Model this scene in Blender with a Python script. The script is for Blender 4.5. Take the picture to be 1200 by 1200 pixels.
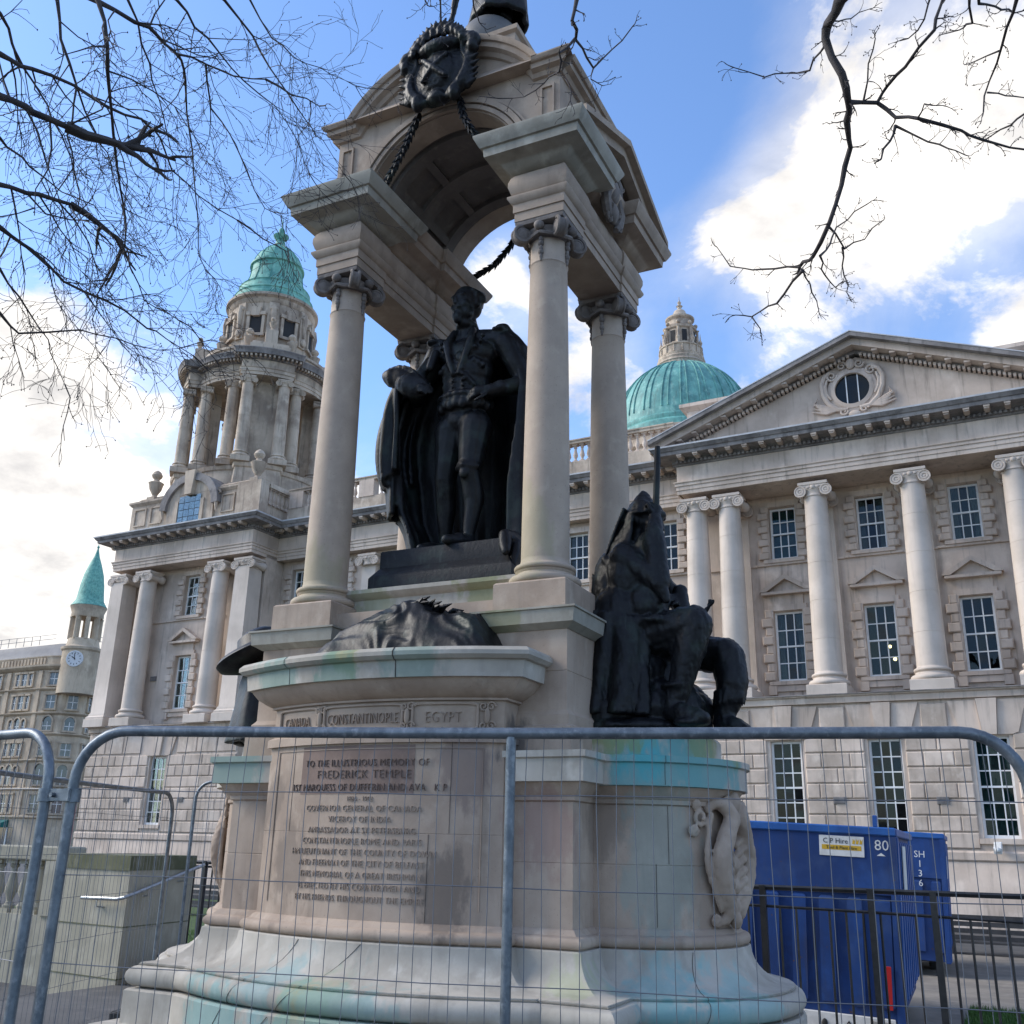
import bpy, bmesh, math, random
from mathutils import Vector, Matrix, noise
R=math.radians; PI=math.pi
for o in list(bpy.data.objects): bpy.data.objects.remove(o)
SC=bpy.context.scene; COL=SC.collection
# ------------------------------------------------------------------ camera
cam=bpy.data.cameras.new('camera'); camo=bpy.data.objects.new('camera',cam); COL.objects.link(camo)
yaw,pit,rol=R(26.331),R(18.372),R(1.356)
fw=Vector((-math.sin(yaw)*math.cos(pit),math.cos(yaw)*math.cos(pit),math.sin(pit)))
rt=Vector((math.cos(yaw),math.sin(yaw),0)); up=rt.cross(fw)
r2=rt*math.cos(rol)+up*math.sin(rol); u2=up*math.cos(rol)-rt*math.sin(rol)
m=Matrix.Identity(4)
for i in range(3): m[i][0]=r2[i]; m[i][1]=u2[i]; m[i][2]=-fw[i]
m[2][3]=2.1
camo.matrix_world=m
cam.sensor_width=36; cam.lens=36*1176.2/1200; cam.clip_start=.05; cam.clip_end=3000
SC.camera=camo
# ------------------------------------------------------------------ sky, sun, exposure
SUN_EL=34; SUN_AZ_LEFT=106        # degrees up; degrees left of +Y
W=bpy.data.worlds.new('World'); SC.world=W; W.use_nodes=True
nt=W.node_tree; N=nt.nodes; L=nt.links; N.clear()
def nd(t,**k):
    n=N.new(t)
    for a,b in k.items(): setattr(n,a,b)
    return n
sky=nd('ShaderNodeTexSky',sky_type='NISHITA',sun_disc=False)
sky.sun_elevation=R(SUN_EL); sky.sun_rotation=R(-SUN_AZ_LEFT); sky.air_density=1.0; sky.dust_density=.6; sky.ozone_density=2.2
tc=nd('ShaderNodeTexCoord')
def wmath(op,a,b=None,c=None):
    n=nd('ShaderNodeMath',operation=op)
    for i,x in enumerate((a,b,c)):
        if x is None: continue
        if isinstance(x,(int,float)): n.inputs[i].default_value=x
        else: L.new(x,n.inputs[i])
    return n.outputs[0]
def wvec(op,a,b=None):
    n=nd('ShaderNodeVectorMath',operation=op)
    for i,x in enumerate((a,b)):
        if x is None: continue
        if isinstance(x,(tuple,Vector)): n.inputs[i].default_value=tuple(x)
        else: L.new(x,n.inputs[i])
    return n
dirv=wvec('NORMALIZE',tc.outputs['Generated']).outputs[0]
sep=nd('ShaderNodeSeparateXYZ'); L.new(dirv,sep.inputs[0])
den=wmath('ADD',wmath('MAXIMUM',sep.outputs[2],0.0),.22)
comb=nd('ShaderNodeCombineXYZ'); L.new(wmath('DIVIDE',sep.outputs[0],den),comb.inputs[0]); L.new(wmath('DIVIDE',sep.outputs[1],den),comb.inputs[1])
def wnoise(scale,detail,rough,off,dist=0.0):
    a=wvec('ADD',comb.outputs[0],off).outputs[0]
    n=nd('ShaderNodeTexNoise'); n.inputs['Scale'].default_value=scale; n.inputs['Detail'].default_value=detail
    n.inputs['Roughness'].default_value=rough; n.inputs['Distortion'].default_value=dist; L.new(a,n.inputs['Vector']); return n.outputs['Fac']
def centred(x,k): return wmath('MULTIPLY',wmath('SUBTRACT',x,.5),k)
big=wmath('ADD',centred(wnoise(3.0,12,.60,(3.1,7.7,0),.35),2.5),centred(wnoise(9.5,9,.62,(1.7,4.4,0),.3),.95))
# broad cloud banks and clear gaps, each a soft region of the sky dome (unit direction, size, weight)
BANKS=[((-0.162,0.815,0.557),0.11,0.60),
 ((-0.064,0.798,0.599),0.09,0.40),
 ((-0.015,0.833,0.554),0.10,0.50),
 ((0.048,0.791,0.609),0.10,0.45),
 ((-0.049,0.733,0.678),0.10,0.10),
 ((-0.406,0.752,0.519),0.08,0.45),
 ((-0.319,0.835,0.448),0.06,0.45),
 ((-0.755,0.543,0.366),0.12,0.55),
 ((-0.777,0.574,0.258),0.22,0.55),
 ((-0.767,0.631,0.114),0.25,0.50),
 ((-0.551,0.630,0.548),0.04,0.30),
 ((0.045,0.898,0.438),0.04,0.50),
 ((-0.142,0.881,0.452),0.04,0.25),
 ((-0.635,0.506,0.583),0.05,0.12),
 ((-0.377,0.748,0.547),0.05,0.35),
 ((-0.523,0.528,0.670),0.34,-0.75),
 ((-0.374,0.630,0.681),0.16,-0.60),
 ((-0.227,0.742,0.631),0.09,-0.70),
 ((-0.562,0.699,0.443),0.07,-0.40),
 ((-0.636,0.582,0.507),0.12,-0.25),
 ((-0.026,0.878,0.478),0.08,-0.35),
 ((-0.158,0.726,0.669),0.09,-0.25),
 ((-0.223,0.848,0.480),0.06,-0.25),
 ((-0.111,0.856,0.504),0.05,-0.20)
]
bias=None
for d,s,w in BANKS:
    dp=wvec('DOT_PRODUCT',dirv,Vector(d).normalized()).outputs['Value']
    g=wmath('MULTIPLY',wmath('POWER',2.71828,wmath('MULTIPLY',wmath('SUBTRACT',1.0,dp),-1.0/(s*s*.5))),w)
    bias=g if bias is None else wmath('ADD',bias,g)
def wstep(x,a,b,m=1.0):
    r=nd('ShaderNodeMapRange',interpolation_type='SMOOTHSTEP'); L.new(x,r.inputs[0]); r.inputs[1].default_value=a; r.inputs[2].default_value=b; r.inputs[4].default_value=m; return r.outputs[0]
cum=wstep(wmath('ADD',big,bias),.02,.50)
veil=wstep(wmath('ADD',centred(wnoise(1.6,9,.62,(9.1,.7,0),.6),1.5),bias),-.30,.75,.62)
cover=wmath('MAXIMUM',cum,veil)
shade=wmath('ADD',wmath('MULTIPLY',wnoise(5.5,9,.6,(11.0,2.0,0),.2),1.9),-.42)
cm=nd('ShaderNodeMix',data_type='RGBA'); cm.clamp_factor=True; L.new(shade,cm.inputs[0])
cm.inputs[6].default_value=(3.5,3.45,3.5,1); cm.inputs[7].default_value=(8.6,8.25,7.8,1)
sk=nd('ShaderNodeMix',data_type='RGBA',blend_type='MULTIPLY'); sk.inputs[0].default_value=1; L.new(sky.outputs[0],sk.inputs[6]); sk.inputs[7].default_value=(1.2,1.4,1.66,1)
mx=nd('ShaderNodeMix',data_type='RGBA'); L.new(cover,mx.inputs[0]); L.new(sk.outputs[2],mx.inputs[6]); L.new(cm.outputs[2],mx.inputs[7])
bg=nd('ShaderNodeBackground'); bg.inputs[1].default_value=.085; L.new(mx.outputs[2],bg.inputs[0])
out=nd('ShaderNodeOutputWorld'); L.new(bg.outputs[0],out.inputs[0])
sl=bpy.data.lights.new('sun','SUN'); sl.energy=1.5; sl.angle=R(24); sl.color=(1,.92,.80)
so=bpy.data.objects.new('sun',sl); COL.objects.link(so)
sd=Vector((-math.sin(R(SUN_AZ_LEFT))*math.cos(R(SUN_EL)),math.cos(R(SUN_AZ_LEFT))*math.cos(R(SUN_EL)),math.sin(R(SUN_EL))))
so.rotation_euler=sd.to_track_quat('Z','Y').to_euler(); so.location=(0,0,60)
SC.view_settings.view_transform='Standard'; SC.view_settings.look='None'; SC.view_settings.gamma=1; SC.view_settings.use_curve_mapping=False
SC.view_settings.exposure=1.15
SC.render.engine='CYCLES'; SC.cycles.max_bounces=6; SC.cycles.transparent_max_bounces=8

# ------------------------------------------------------------------ helpers
ORG={}
def org(o): return ORG.get(o.name,Vector((0,0,0))) if o else Vector((0,0,0))
def thing(name,label,cat,loc=(0,0,0),rz=0,group=None,kind=None):
    o=bpy.data.objects.new(name,None); o.empty_display_size=.2; COL.objects.link(o)
    o.location=loc; o.rotation_euler=(0,0,rz); tag(o,label,cat,group,kind); return o
def tag(o,label=None,cat=None,group=None,kind=None):
    if label: o['label']=label
    if cat: o['category']=cat
    if group: o['group']=group
    if kind: o['kind']=kind
    return o
def place(name,mesh,parent,loc,rot=(0,0,0),scale=(1,1,1)):
    o=bpy.data.objects.new(name,mesh); COL.objects.link(o); o.parent=parent
    o.location=Vector(loc)-org(parent); o.rotation_euler=rot
    o.scale=scale if not isinstance(scale,(int,float)) else (scale,)*3
    return o
class MB:
    def __init__(s): s.v=[]; s.f=[]; s.M=None
    def add(s,vs,fs):
        b=len(s.v)
        if s.M is not None: vs=[s.M@Vector(p) for p in vs]
        s.v+= [tuple(p) for p in vs]; s.f+=[tuple(i+b for i in f) for f in fs]; return s
    def box(s,x0,x1,y0,y1,z0,z1,bv=0):
        if bv<=0:
            vs=[(x0,y0,z0),(x1,y0,z0),(x1,y1,z0),(x0,y1,z0),(x0,y0,z1),(x1,y0,z1),(x1,y1,z1),(x0,y1,z1)]
            return s.add(vs,[(0,3,2,1),(4,5,6,7),(0,1,5,4),(1,2,6,5),(2,3,7,6),(3,0,4,7)])
        pr=[(-bv,z0),(0,z0+bv),(0,z1-bv),(-bv,z1)]
        return s.sweep([(x0,y0),(x1,y0),(x1,y1),(x0,y1)],pr,True,True)
    def prism(s,poly,a,b,ax='y'):
        n=len(poly)
        def P(p,t): return (p[0],t,p[1]) if ax=='y' else ((p[0],p[1],t) if ax=='z' else (t,p[0],p[1]))
        vs=[P(p,a) for p in poly]+[P(p,b) for p in poly]
        return s.add(vs,[tuple(range(n)),tuple(range(2*n-1,n-1,-1))]+[(i,i+n,(i+1)%n+n,(i+1)%n) for i in range(n)])
    def lathe(s,prof,c=(0,0),n=24,cap=True,a0=0,a1=2*PI):
        full=abs(a1-a0-2*PI)<1e-6; k=n if full else n+1
        vs=[];fs=[]
        for r,z in prof:
            for i in range(k):
                a=a0+(a1-a0)*i/n; vs.append((c[0]+r*math.cos(a),c[1]+r*math.sin(a),z))
        for j in range(len(prof)-1):
            for i in range(n):
                i2=(i+1)%k; fs.append((j*k+i,j*k+i2,(j+1)*k+i2,(j+1)*k+i))
        if cap and full:
            if prof[0][0]>1e-5: fs.append(tuple(range(k-1,-1,-1)))
            if prof[-1][0]>1e-5: fs.append(tuple((len(prof)-1)*k+i for i in range(k)))
        return s.add(vs,fs)
    def sweep(s,path,prof,closed=True,cap=True):
        # path: plan points counter-clockwise; prof: (outward offset, z) bottom to top
        n=len(path); P=[Vector((p[0],p[1])) for p in path]; nr=[]
        for i in range(n):
            def nor(a,b):
                d=(b-a); d=d/max(d.length,1e-9); return Vector((d.y,-d.x))
            if closed or 0<i<n-1:
                n1=nor(P[i-1],P[i]); n2=nor(P[i],P[(i+1)%n])
            elif i==0: n1=n2=nor(P[0],P[1])
            else: n1=n2=nor(P[-2],P[-1])
            q=n1+n2; d=1+n1.dot(n2); nr.append(q/max(d,.25))
        vs=[];fs=[]
        for d,z in prof:
            for i in range(n): p=P[i]+nr[i]*d; vs.append((p.x,p.y,z))
        k=n if closed else n-1
        for j in range(len(prof)-1):
            for i in range(k):
                i2=(i+1)%n; fs.append((j*n+i,j*n+i2,(j+1)*n+i2,(j+1)*n+i))
        if closed and cap:
            fs.append(tuple(range(n-1,-1,-1))); fs.append(tuple((len(prof)-1)*n+i for i in range(n)))
        if not closed and cap:
            m=len(prof); fs.append(tuple(j*n for j in range(m))); fs.append(tuple(j*n+n-1 for j in range(m-1,-1,-1)))
        return s.add(vs,fs)
    def tube(s,pts,rad,n=8,cap=True):
        P=[Vector(p) for p in pts]; m=len(P)
        if isinstance(rad,(int,float)): rad=[rad]*m
        vs=[];fs=[];ref=None
        for i in range(m):
            d=(P[min(i+1,m-1)]-P[max(i-1,0)]); d=d.normalized() if d.length>1e-9 else Vector((0,0,1))
            if ref is None: ref=d.orthogonal().normalized()
            ref=(ref-d*ref.dot(d)); ref=ref.normalized() if ref.length>1e-6 else d.orthogonal().normalized()
            b=d.cross(ref)
            for k in range(n):
                a=2*PI*k/n; vs.append(P[i]+(ref*math.cos(a)+b*math.sin(a))*rad[i])
        for i in range(m-1):
            for k in range(n):
                k2=(k+1)%n; fs.append((i*n+k,i*n+k2,(i+1)*n+k2,(i+1)*n+k))
        if cap: fs+= [tuple(range(n-1,-1,-1)),tuple((m-1)*n+k for k in range(n))]
        return s.add(vs,fs)
    def ell(s,c,r,rot=None,n=16,m=10):
        M=Matrix.Translation(Vector(c))@(rot.to_matrix().to_4x4() if rot is not None else Matrix.Identity(4))
        if isinstance(r,(int,float)): r=(r,r,r)
        vs=[M@Vector((0,0,-r[2]))];fs=[]
        for j in range(1,m):
            t=-PI/2+PI*j/m
            for i in range(n): a=2*PI*i/n; vs.append(M@Vector((r[0]*math.cos(t)*math.cos(a),r[1]*math.cos(t)*math.sin(a),r[2]*math.sin(t))))
        vs.append(M@Vector((0,0,r[2])))
        for i in range(n): fs.append((0,1+(i+1)%n,1+i)); fs.append((len(vs)-1,1+(m-2)*n+i,1+(m-2)*n+(i+1)%n))
        for j in range(m-2):
            for i in range(n): fs.append((1+j*n+i,1+j*n+(i+1)%n,1+(j+1)*n+(i+1)%n,1+(j+1)*n+i))
        return s.add(vs,fs)
    def cap(s,a,b,ra,rb,n=12):
        # tapered capsule
        a=Vector(a);b=Vector(b); s.tube([a,b],[ra,rb],n); s.ell(a,ra,n=n,m=8); s.ell(b,rb,n=n,m=8); return s
    def chain(s,pts,rad,n=12):
        for i in range(len(pts)-1): s.cap(pts[i],pts[i+1],rad[i],rad[i+1],n)
        return s
    def mesh(s,name,mat,ang=35,o=Vector((0,0,0))):
        me=bpy.data.meshes.new(name); me.from_pydata([(p[0]-o[0],p[1]-o[1],p[2]-o[2]) for p in s.v],[],s.f)
        bm=bmesh.new(); bm.from_mesh(me); bmesh.ops.recalc_face_normals(bm,faces=bm.faces); bm.to_mesh(me); bm.free()
        if ang: me.shade_smooth(); me.set_sharp_from_angle(angle=R(ang))
        if mat: me.materials.append(mat)
        return me
    def build(s,name,mat,parent=None,ang=35):
        og=org(parent); me=s.mesh(name,mat,ang,og)
        o=bpy.data.objects.new(name,me); COL.objects.link(o); o.parent=parent; ORG[o.name]=og
        return o
def sculpt(mb,voxel,smooth=4,fold=None):
    """fuse overlapping masses into one continuous skin"""
    me=mb.mesh('raw',None,0); o=bpy.data.objects.new('raw',me); COL.objects.link(o)
    r=o.modifiers.new('r','REMESH'); r.mode='VOXEL'; r.voxel_size=voxel
    if smooth: q=o.modifiers.new('s','SMOOTH'); q.factor=.5; q.iterations=smooth
    dg=bpy.context.evaluated_depsgraph_get(); dg.update()
    me2=bpy.data.meshes.new_from_object(o.evaluated_get(dg)); bpy.data.objects.remove(o)
    if fold:
        me2.calc_loop_triangles()
        nn=[v.normal.copy() for v in me2.vertices]
        for v,n in zip(me2.vertices,nn): v.co=v.co+n*fold(v.co,n)
    me2.shade_smooth()
    return me2
def mesh_obj(name,me,mat,parent=None):
    me.materials.clear(); me.materials.append(mat); me.name=name
    og=org(parent)
    if og.length>0: me.transform(Matrix.Translation(-og))
    o=bpy.data.objects.new(name,me); COL.objects.link(o); o.parent=parent; ORG[o.name]=og; return o
# ------------------------------------------------------------------ materials
def mat(name,cols,rough=.8,scale=3,detail=6,metal=0,bump=0,bscale=40,streak=0,rand=0,spec=.5,contrast=(.35,.65),extra=None,ior=None,speck=0):
    """cols: 1-3 base colours mixed by noise; streak: dirty vertical runs; rand: tone change from piece to piece"""
    m=bpy.data.materials.new(name); m.use_nodes=True; t=m.node_tree; n=t.nodes; l=t.links
    b=n['Principled BSDF']; b.inputs['Roughness'].default_value=rough; b.inputs['Metallic'].default_value=metal; b.inputs['Specular IOR Level'].default_value=spec
    geo=n.new('ShaderNodeNewGeometry')
    def nz(sc,det,vec=None,rg=.6):
        q=n.new('ShaderNodeTexNoise'); q.inputs['Scale'].default_value=sc; q.inputs['Detail'].default_value=det; q.inputs['Roughness'].default_value=rg
        l.new(vec or geo.outputs['Position'],q.inputs['Vector']); return q.outputs['Fac']
    def mr(x,a,b_,c=0,d=1):
        q=n.new('ShaderNodeMapRange'); q.interpolation_type='SMOOTHSTEP'; l.new(x,q.inputs[0])
        for i,v in enumerate((a,b_,c,d)): q.inputs[i+1].default_value=v
        return q.outputs[0]
    def mix(f,a,c,mode='MIX'):
        q=n.new('ShaderNodeMix'); q.data_type='RGBA'; q.blend_type=mode
        if isinstance(f,(int,float)): q.inputs[0].default_value=f
        else: l.new(f,q.inputs[0])
        for i,x in ((6,a),(7,c)):
            if isinstance(x,tuple): q.inputs[i].default_value=(*x,1)
            else: l.new(x,q.inputs[i])
        return q.outputs[2]
    def scaled(sx,sy,sz):
        q=n.new('ShaderNodeVectorMath'); q.operation='MULTIPLY'; l.new(geo.outputs['Position'],q.inputs[0]); q.inputs[1].default_value=(sx,sy,sz); return q.outputs[0]
    c=cols[0]
    if len(cols)>1: c=mix(mr(nz(scale,detail),*contrast),cols[0],cols[1])
    if len(cols)>2: c=mix(mr(nz(scale*2.7,detail,scaled(1,1,.7)),.5,.75),c,cols[2])
    if streak: c=mix(mr(nz(1.0,5,scaled(6,6,.5)),.5,.8,0,streak),c,(.06,.055,.05))
    if speck: c=mix(mr(nz(85,3),.66,.72,0,speck),c,(.07,.058,.05)); c=mix(mr(nz(34,6),.64,.74,0,speck*.6),c,(.12,.10,.085))
    if rand:
        oi=n.new('ShaderNodeObjectInfo'); c=mix(1.0,c,(1,1,1),'MULTIPLY') if isinstance(c,tuple) else c
        hv=n.new('ShaderNodeHueSaturation'); hv.inputs['Fac'].default_value=1
        q=n.new('ShaderNodeMapRange'); l.new(oi.outputs['Random'],q.inputs[0]); q.inputs[3].default_value=1-rand; q.inputs[4].default_value=1+rand
        l.new(q.outputs[0],hv.inputs['Value']); l.new(c,hv.inputs['Color']); c=hv.outputs[0]
    if extra: c=extra(dict(n=n,l=l,nz=nz,mr=mr,mix=mix,geo=geo,scaled=scaled,t=t),c)
    if isinstance(c,tuple): b.inputs['Base Color'].default_value=(*c,1)
    else: l.new(c,b.inputs['Base Color'])
    if bump:
        bp=n.new('ShaderNodeBump'); bp.inputs['Strength'].default_value=bump; bp.inputs['Distance'].default_value=.01
        l.new(nz(bscale,5),bp.inputs['Height']); l.new(bp.outputs[0],b.inputs['Normal'])
    if ior: b.inputs['IOR'].default_value=ior
    return m
def spots(centres):
    """stains with a place of their own: (x,y,z,radius,colour,strength,height stretch)"""
    def f(k,c):
        n1=k['nz'](3.2,8,k['scaled'](1.6,1.6,.6)); n2=k['nz'](11,8,k['scaled'](1.3,1.3,.7))
        for (x,y,z,r,col,st,hs) in centres:
            v=k['n'].new('ShaderNodeVectorMath'); v.operation='SUBTRACT'; k['l'].new(k['geo'].outputs['Position'],v.inputs[0]); v.inputs[1].default_value=(x,y,z)
            w=k['n'].new('ShaderNodeVectorMath'); w.operation='MULTIPLY'; k['l'].new(v.outputs[0],w.inputs[0]); w.inputs[1].default_value=(1,1,1/hs)
            ln=k['n'].new('ShaderNodeVectorMath'); ln.operation='LENGTH'; k['l'].new(w.outputs[0],ln.inputs[0])
            def ma(x,mul,add):
                q=k['n'].new('ShaderNodeMath'); q.operation='MULTIPLY_ADD'; k['l'].new(x,q.inputs[0]); q.inputs[1].default_value=mul
                if isinstance(add,float): q.inputs[2].default_value=add
                else: k['l'].new(add,q.inputs[2])
                return q.outputs[0]
            e=ma(n1,2.6*r,ln.outputs['Value']); e=ma(n2,1.5*r,e)
            c=k['mix'](k['mr'](e,r*(.66+2.05),r*(1.28+2.05),st,0),c,col)
        return c
    return f
M={}
M['portland']=mat('city_stone',[(.63,.515,.425),(.45,.36,.29),(.69,.58,.485)],.85,.45,10,bump=.2,bscale=14,streak=.55,rand=.05)
M['rustic']=mat('rusticated_stone',[(.63,.515,.425),(.44,.355,.285),(.68,.575,.48)],.88,.8,8,bump=.35,bscale=9,streak=.45,rand=.11)
M['towerstone']=mat('weathered_tower_stone',[(.56,.46,.355),(.31,.245,.19),(.62,.52,.41)],.88,.7,8,bump=.25,bscale=10,streak=.7)
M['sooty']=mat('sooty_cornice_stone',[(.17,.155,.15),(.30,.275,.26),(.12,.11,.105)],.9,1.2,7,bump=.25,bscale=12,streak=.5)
M['leadcap']=mat('pale_lead_flashing',[(.55,.55,.56),(.42,.42,.43)],.6,2)
M['shaft']=mat('smooth_column_stone',[(.64,.545,.465),(.52,.44,.37)],.75,.6,6,bump=.1,bscale=16,streak=.18)
M['copper']=mat('green_copper',[(.18,.45,.36),(.085,.28,.24),(.28,.57,.47)],.65,1.5,9,bump=.15,bscale=8,streak=.65)
M['copperd']=mat('blue_green_copper',[(.15,.40,.355),(.085,.25,.235),(.26,.50,.44)],.6,.9,9,bump=.12,bscale=5,streak=.6)
M['white']=mat('white_window_paint',[(.80,.79,.77),(.72,.71,.69)],.45,6)
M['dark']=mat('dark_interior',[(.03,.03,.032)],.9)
M['curtain']=mat('pale_curtain',[(.45,.43,.38),(.32,.31,.28)],.9,4)
M['blind']=mat('green_window_blind',[(.10,.24,.23),(.07,.17,.17)],.8,5)
M['blackmetal']=mat('black_railing_paint',[(.012,.013,.015),(.025,.025,.026)],.4,9,bump=.15,bscale=60)
M['steel']=mat('galvanised_steel',[(.17,.195,.22),(.10,.12,.14),(.24,.26,.28)],.42,14,5,metal=.5,bump=.12,bscale=60)
M['bright']=mat('brushed_steel',[(.42,.43,.44),(.34,.35,.36)],.42,20,metal=.8)
M['wire']=mat('grey_fence_wire',[(.13,.14,.16)],.5,metal=.4)
M['bronze']=mat('dark_bronze',[(.0085,.009,.011),(.005,.0055,.007),(.016,.0175,.018)],.48,6,9,metal=.25,bump=.3,bscale=30,spec=.34,extra=lambda k,c:k['mix'](k['mr'](k['nz'](1.0,6,k['scaled'](16,16,1.6)),.58,.74,0,.55),k['mix'](k['mr'](k['nz'](4.5,9),.50,.68,0,.8),c,(.020,.029,.025)),(.040,.050,.046)))
M['bark']=mat('dark_wet_bark',[(.030,.026,.028),(.055,.047,.046)],.85,8,bump=.4,bscale=40)
M['concrete']=mat('mossy_concrete',[(.38,.345,.265),(.29,.268,.205),(.43,.395,.315)],.9,1.4,7,bump=.2,bscale=22,streak=.4)
M['terr']=mat('damp_terrace_paving',[(.10,.095,.088),(.07,.067,.063),(.13,.12,.11)],.8,1.1,7,bump=.2,bscale=20)
M['paving']=mat('pale_paving',[(.24,.21,.17),(.17,.15,.125),(.28,.25,.21)],.9,1.1,7,bump=.2,bscale=20)
M['asphalt']=mat('road_asphalt',[(.06,.06,.062),(.085,.083,.08)],.9,2,7,bump=.2,bscale=60)
M['lawn']=mat('lawn_soil',[(.035,.07,.015),(.055,.10,.02)],.95,3,7)
M['grass']=mat('grass_blades',[(.05,.12,.015),(.09,.17,.03)],.8,2)
M['blue']=mat('blue_painted_steel',[(.007,.046,.19),(.006,.033,.14),(.010,.060,.235)],.55,1.6,6,bump=.1,bscale=14,streak=.5,extra=lambda k,c:k['mix'](k['mr'](k['nz'](9,9),.66,.72,0,.8),k['mix'](k['mr'](k['nz'](2.2,9),.52,.68,0,.35),c,(.05,.09,.20)),(.10,.045,.02)))
M['bluetrim']=mat('lighter_blue_steel',[(.02,.11,.36),(.015,.075,.27)],.45,3)
M['plate']=mat('white_plate',[(.72,.72,.70),(.6,.6,.58)],.5,8)
M['yellow']=mat('yellow_print',[(.62,.38,.03)],.5)
M['ink']=mat('black_print',[(.02,.02,.02)],.6)
M['red']=mat('red_plastic',[(.45,.02,.02)],.35)
M['banner']=mat('pink_banner_cloth',[(.62,.12,.20),(.55,.25,.28)],.8,1.5)
M['teal']=mat('teal_awning_cloth',[(.01,.12,.12),(.015,.16,.15)],.8,1)
M['farstone']=mat('sandstone_far',[(.56,.455,.335),(.37,.295,.215),(.63,.525,.395)],.9,.25,8,bump=.1,bscale=4,streak=.4)
M['fartrim']=mat('sandstone_trim',[(.52,.42,.31),(.35,.28,.21)],.9,.4,7,streak=.45)
M['slate']=mat('grey_slate',[(.10,.11,.13),(.14,.15,.17)],.6,.6)
M['clock']=mat('clock_face_white',[(.62,.63,.64)],.5)
def glass():
    m=bpy.data.materials.new('window_glass'); m.use_nodes=True; t=m.node_tree; n=t.nodes; l=t.links; n.clear()
    o=n.new('ShaderNodeOutputMaterial'); mx=n.new('ShaderNodeMixShader'); g=n.new('ShaderNodeBsdfGlossy'); tr=n.new('ShaderNodeBsdfTransparent'); fr=n.new('ShaderNodeFresnel')
    fr.inputs[0].default_value=1.5; g.inputs['Roughness'].default_value=.02; g.inputs['Color'].default_value=(.9,.95,1,1); tr.inputs[0].default_value=(.62,.68,.68,1)
    k=n.new('ShaderNodeMath'); k.operation='MULTIPLY'; k.inputs[1].default_value=.5; l.new(fr.outputs[0],k.inputs[0]); l.new(k.outputs[0],mx.inputs[0]); l.new(tr.outputs[0],mx.inputs[1]); l.new(g.outputs[0],mx.inputs[2]); l.new(mx.outputs[0],o.inputs[0]); return m
M['glass']=glass()
def lampglow():
    m=bpy.data.materials.new('warm_lamp_glow'); m.use_nodes=True; b=m.node_tree.nodes['Principled BSDF']; b.inputs['Emission Color'].default_value=(1,.72,.30,1); b.inputs['Emission Strength'].default_value=6; return m
M['lamp']=lampglow()

# ------------------------------------------------------------------ ground
def sheet(name,x0,x1,y0,y1,z,mt,nx=1):
    mb=MB(); mb.add([(x0,y0,z),(x1,y0,z),(x1,y1,z),(x0,y1,z)],[(0,1,2,3)]); o=mb.build(name,mt,None,0); o['kind']='structure'; return o
sheet('ground',-900,900,-400,900,0,M['asphalt'])
sheet('path',-9,14,11,26.5,.004,M['paving'])
sheet('lawn',-28,-9.3,14,31,.006,M['lawn'])
sheet('lawn',-1.0,14,15.2,17.4,.008,M['lawn'])
sheet('lawn',-.2,14,21.5,25.8,.010,M['lawn'])
t=MB(); t.box(-9.5,6,-6,9.4,.02,.5,.02); o=t.build('terrace',M['terr']); o['kind']='structure'
def grass(name,x0,x1,y0,y1,n,seed,z=.01):
    rnd=random.Random(seed); vs=[];fs=[]
    for i in range(n):
        x=rnd.uniform(x0,x1); y=rnd.uniform(y0,y1); h=rnd.uniform(.04,.10); a=rnd.uniform(0,PI); w=.006
        dx,dy=math.cos(a)*w,math.sin(a)*w; b=len(vs); lx,ly=rnd.gauss(0,.02),rnd.gauss(0,.02)
        vs+=[(x-dx,y-dy,z),(x+dx,y+dy,z),(x+lx,y+ly,z+h)]; fs.append((b,b+1,b+2))
    me=bpy.data.meshes.new(name); me.from_pydata(vs,[],fs); me.materials.append(M['grass'])
    o=bpy.data.objects.new(name,me); COL.objects.link(o); return o
tag(grass('grass',-1.0,3,15.2,17.4,9000,1),'short green grass on the verge in front of the second blue unit','grass',kind='stuff')
tag(grass('grass',-.2,5,21.5,25.8,9000,2),'green lawn strip beside the city hall wall at right','grass',kind='stuff')
tag(grass('grass',-18,-9.3,14,22,14000,3),'green lawn seen through the gate left of the monument','grass',kind='stuff')

# ------------------------------------------------------------------ city hall (own frame, turned 2.1 degrees)
B0=Vector((-16,36,0)); BR=R(-2.117)
hall=thing('city_hall','large pale stone city hall with columned portico, pediment, corner tower and green copper dome','building',Matrix.Rotation(BR,4,'Z')@B0,BR)
ORG[hall.name]=B0
def wall_open(mb,x0,x1,z0,z1,y,ops,dep=.35):
    xs=sorted({x0,x1,*[a for o in ops for a in o[:2]]}); zs=sorted({z0,z1,*[a for o in ops for a in o[2:]]})
    for i in range(len(xs)-1):
        for j in range(len(zs)-1):
            cx,cz=(xs[i]+xs[i+1])/2,(zs[j]+zs[j+1])/2
            if any(a<cx<b and c<cz<d for a,b,c,d in ops): continue
            mb.add([(xs[i],y,zs[j]),(xs[i+1],y,zs[j]),(xs[i+1],y,zs[j+1]),(xs[i],y,zs[j+1])],[(0,1,2,3)])
    for a,b,c,d in ops:
        e=y+dep
        mb.add([(a,y,c),(b,y,c),(b,y,d),(a,y,d),(a,e,c),(b,e,c),(b,e,d),(a,e,d)],[(0,4,5,1),(1,5,6,2),(2,6,7,3),(3,7,4,0)])
rw=random.Random(5)
_wc={}
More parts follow.
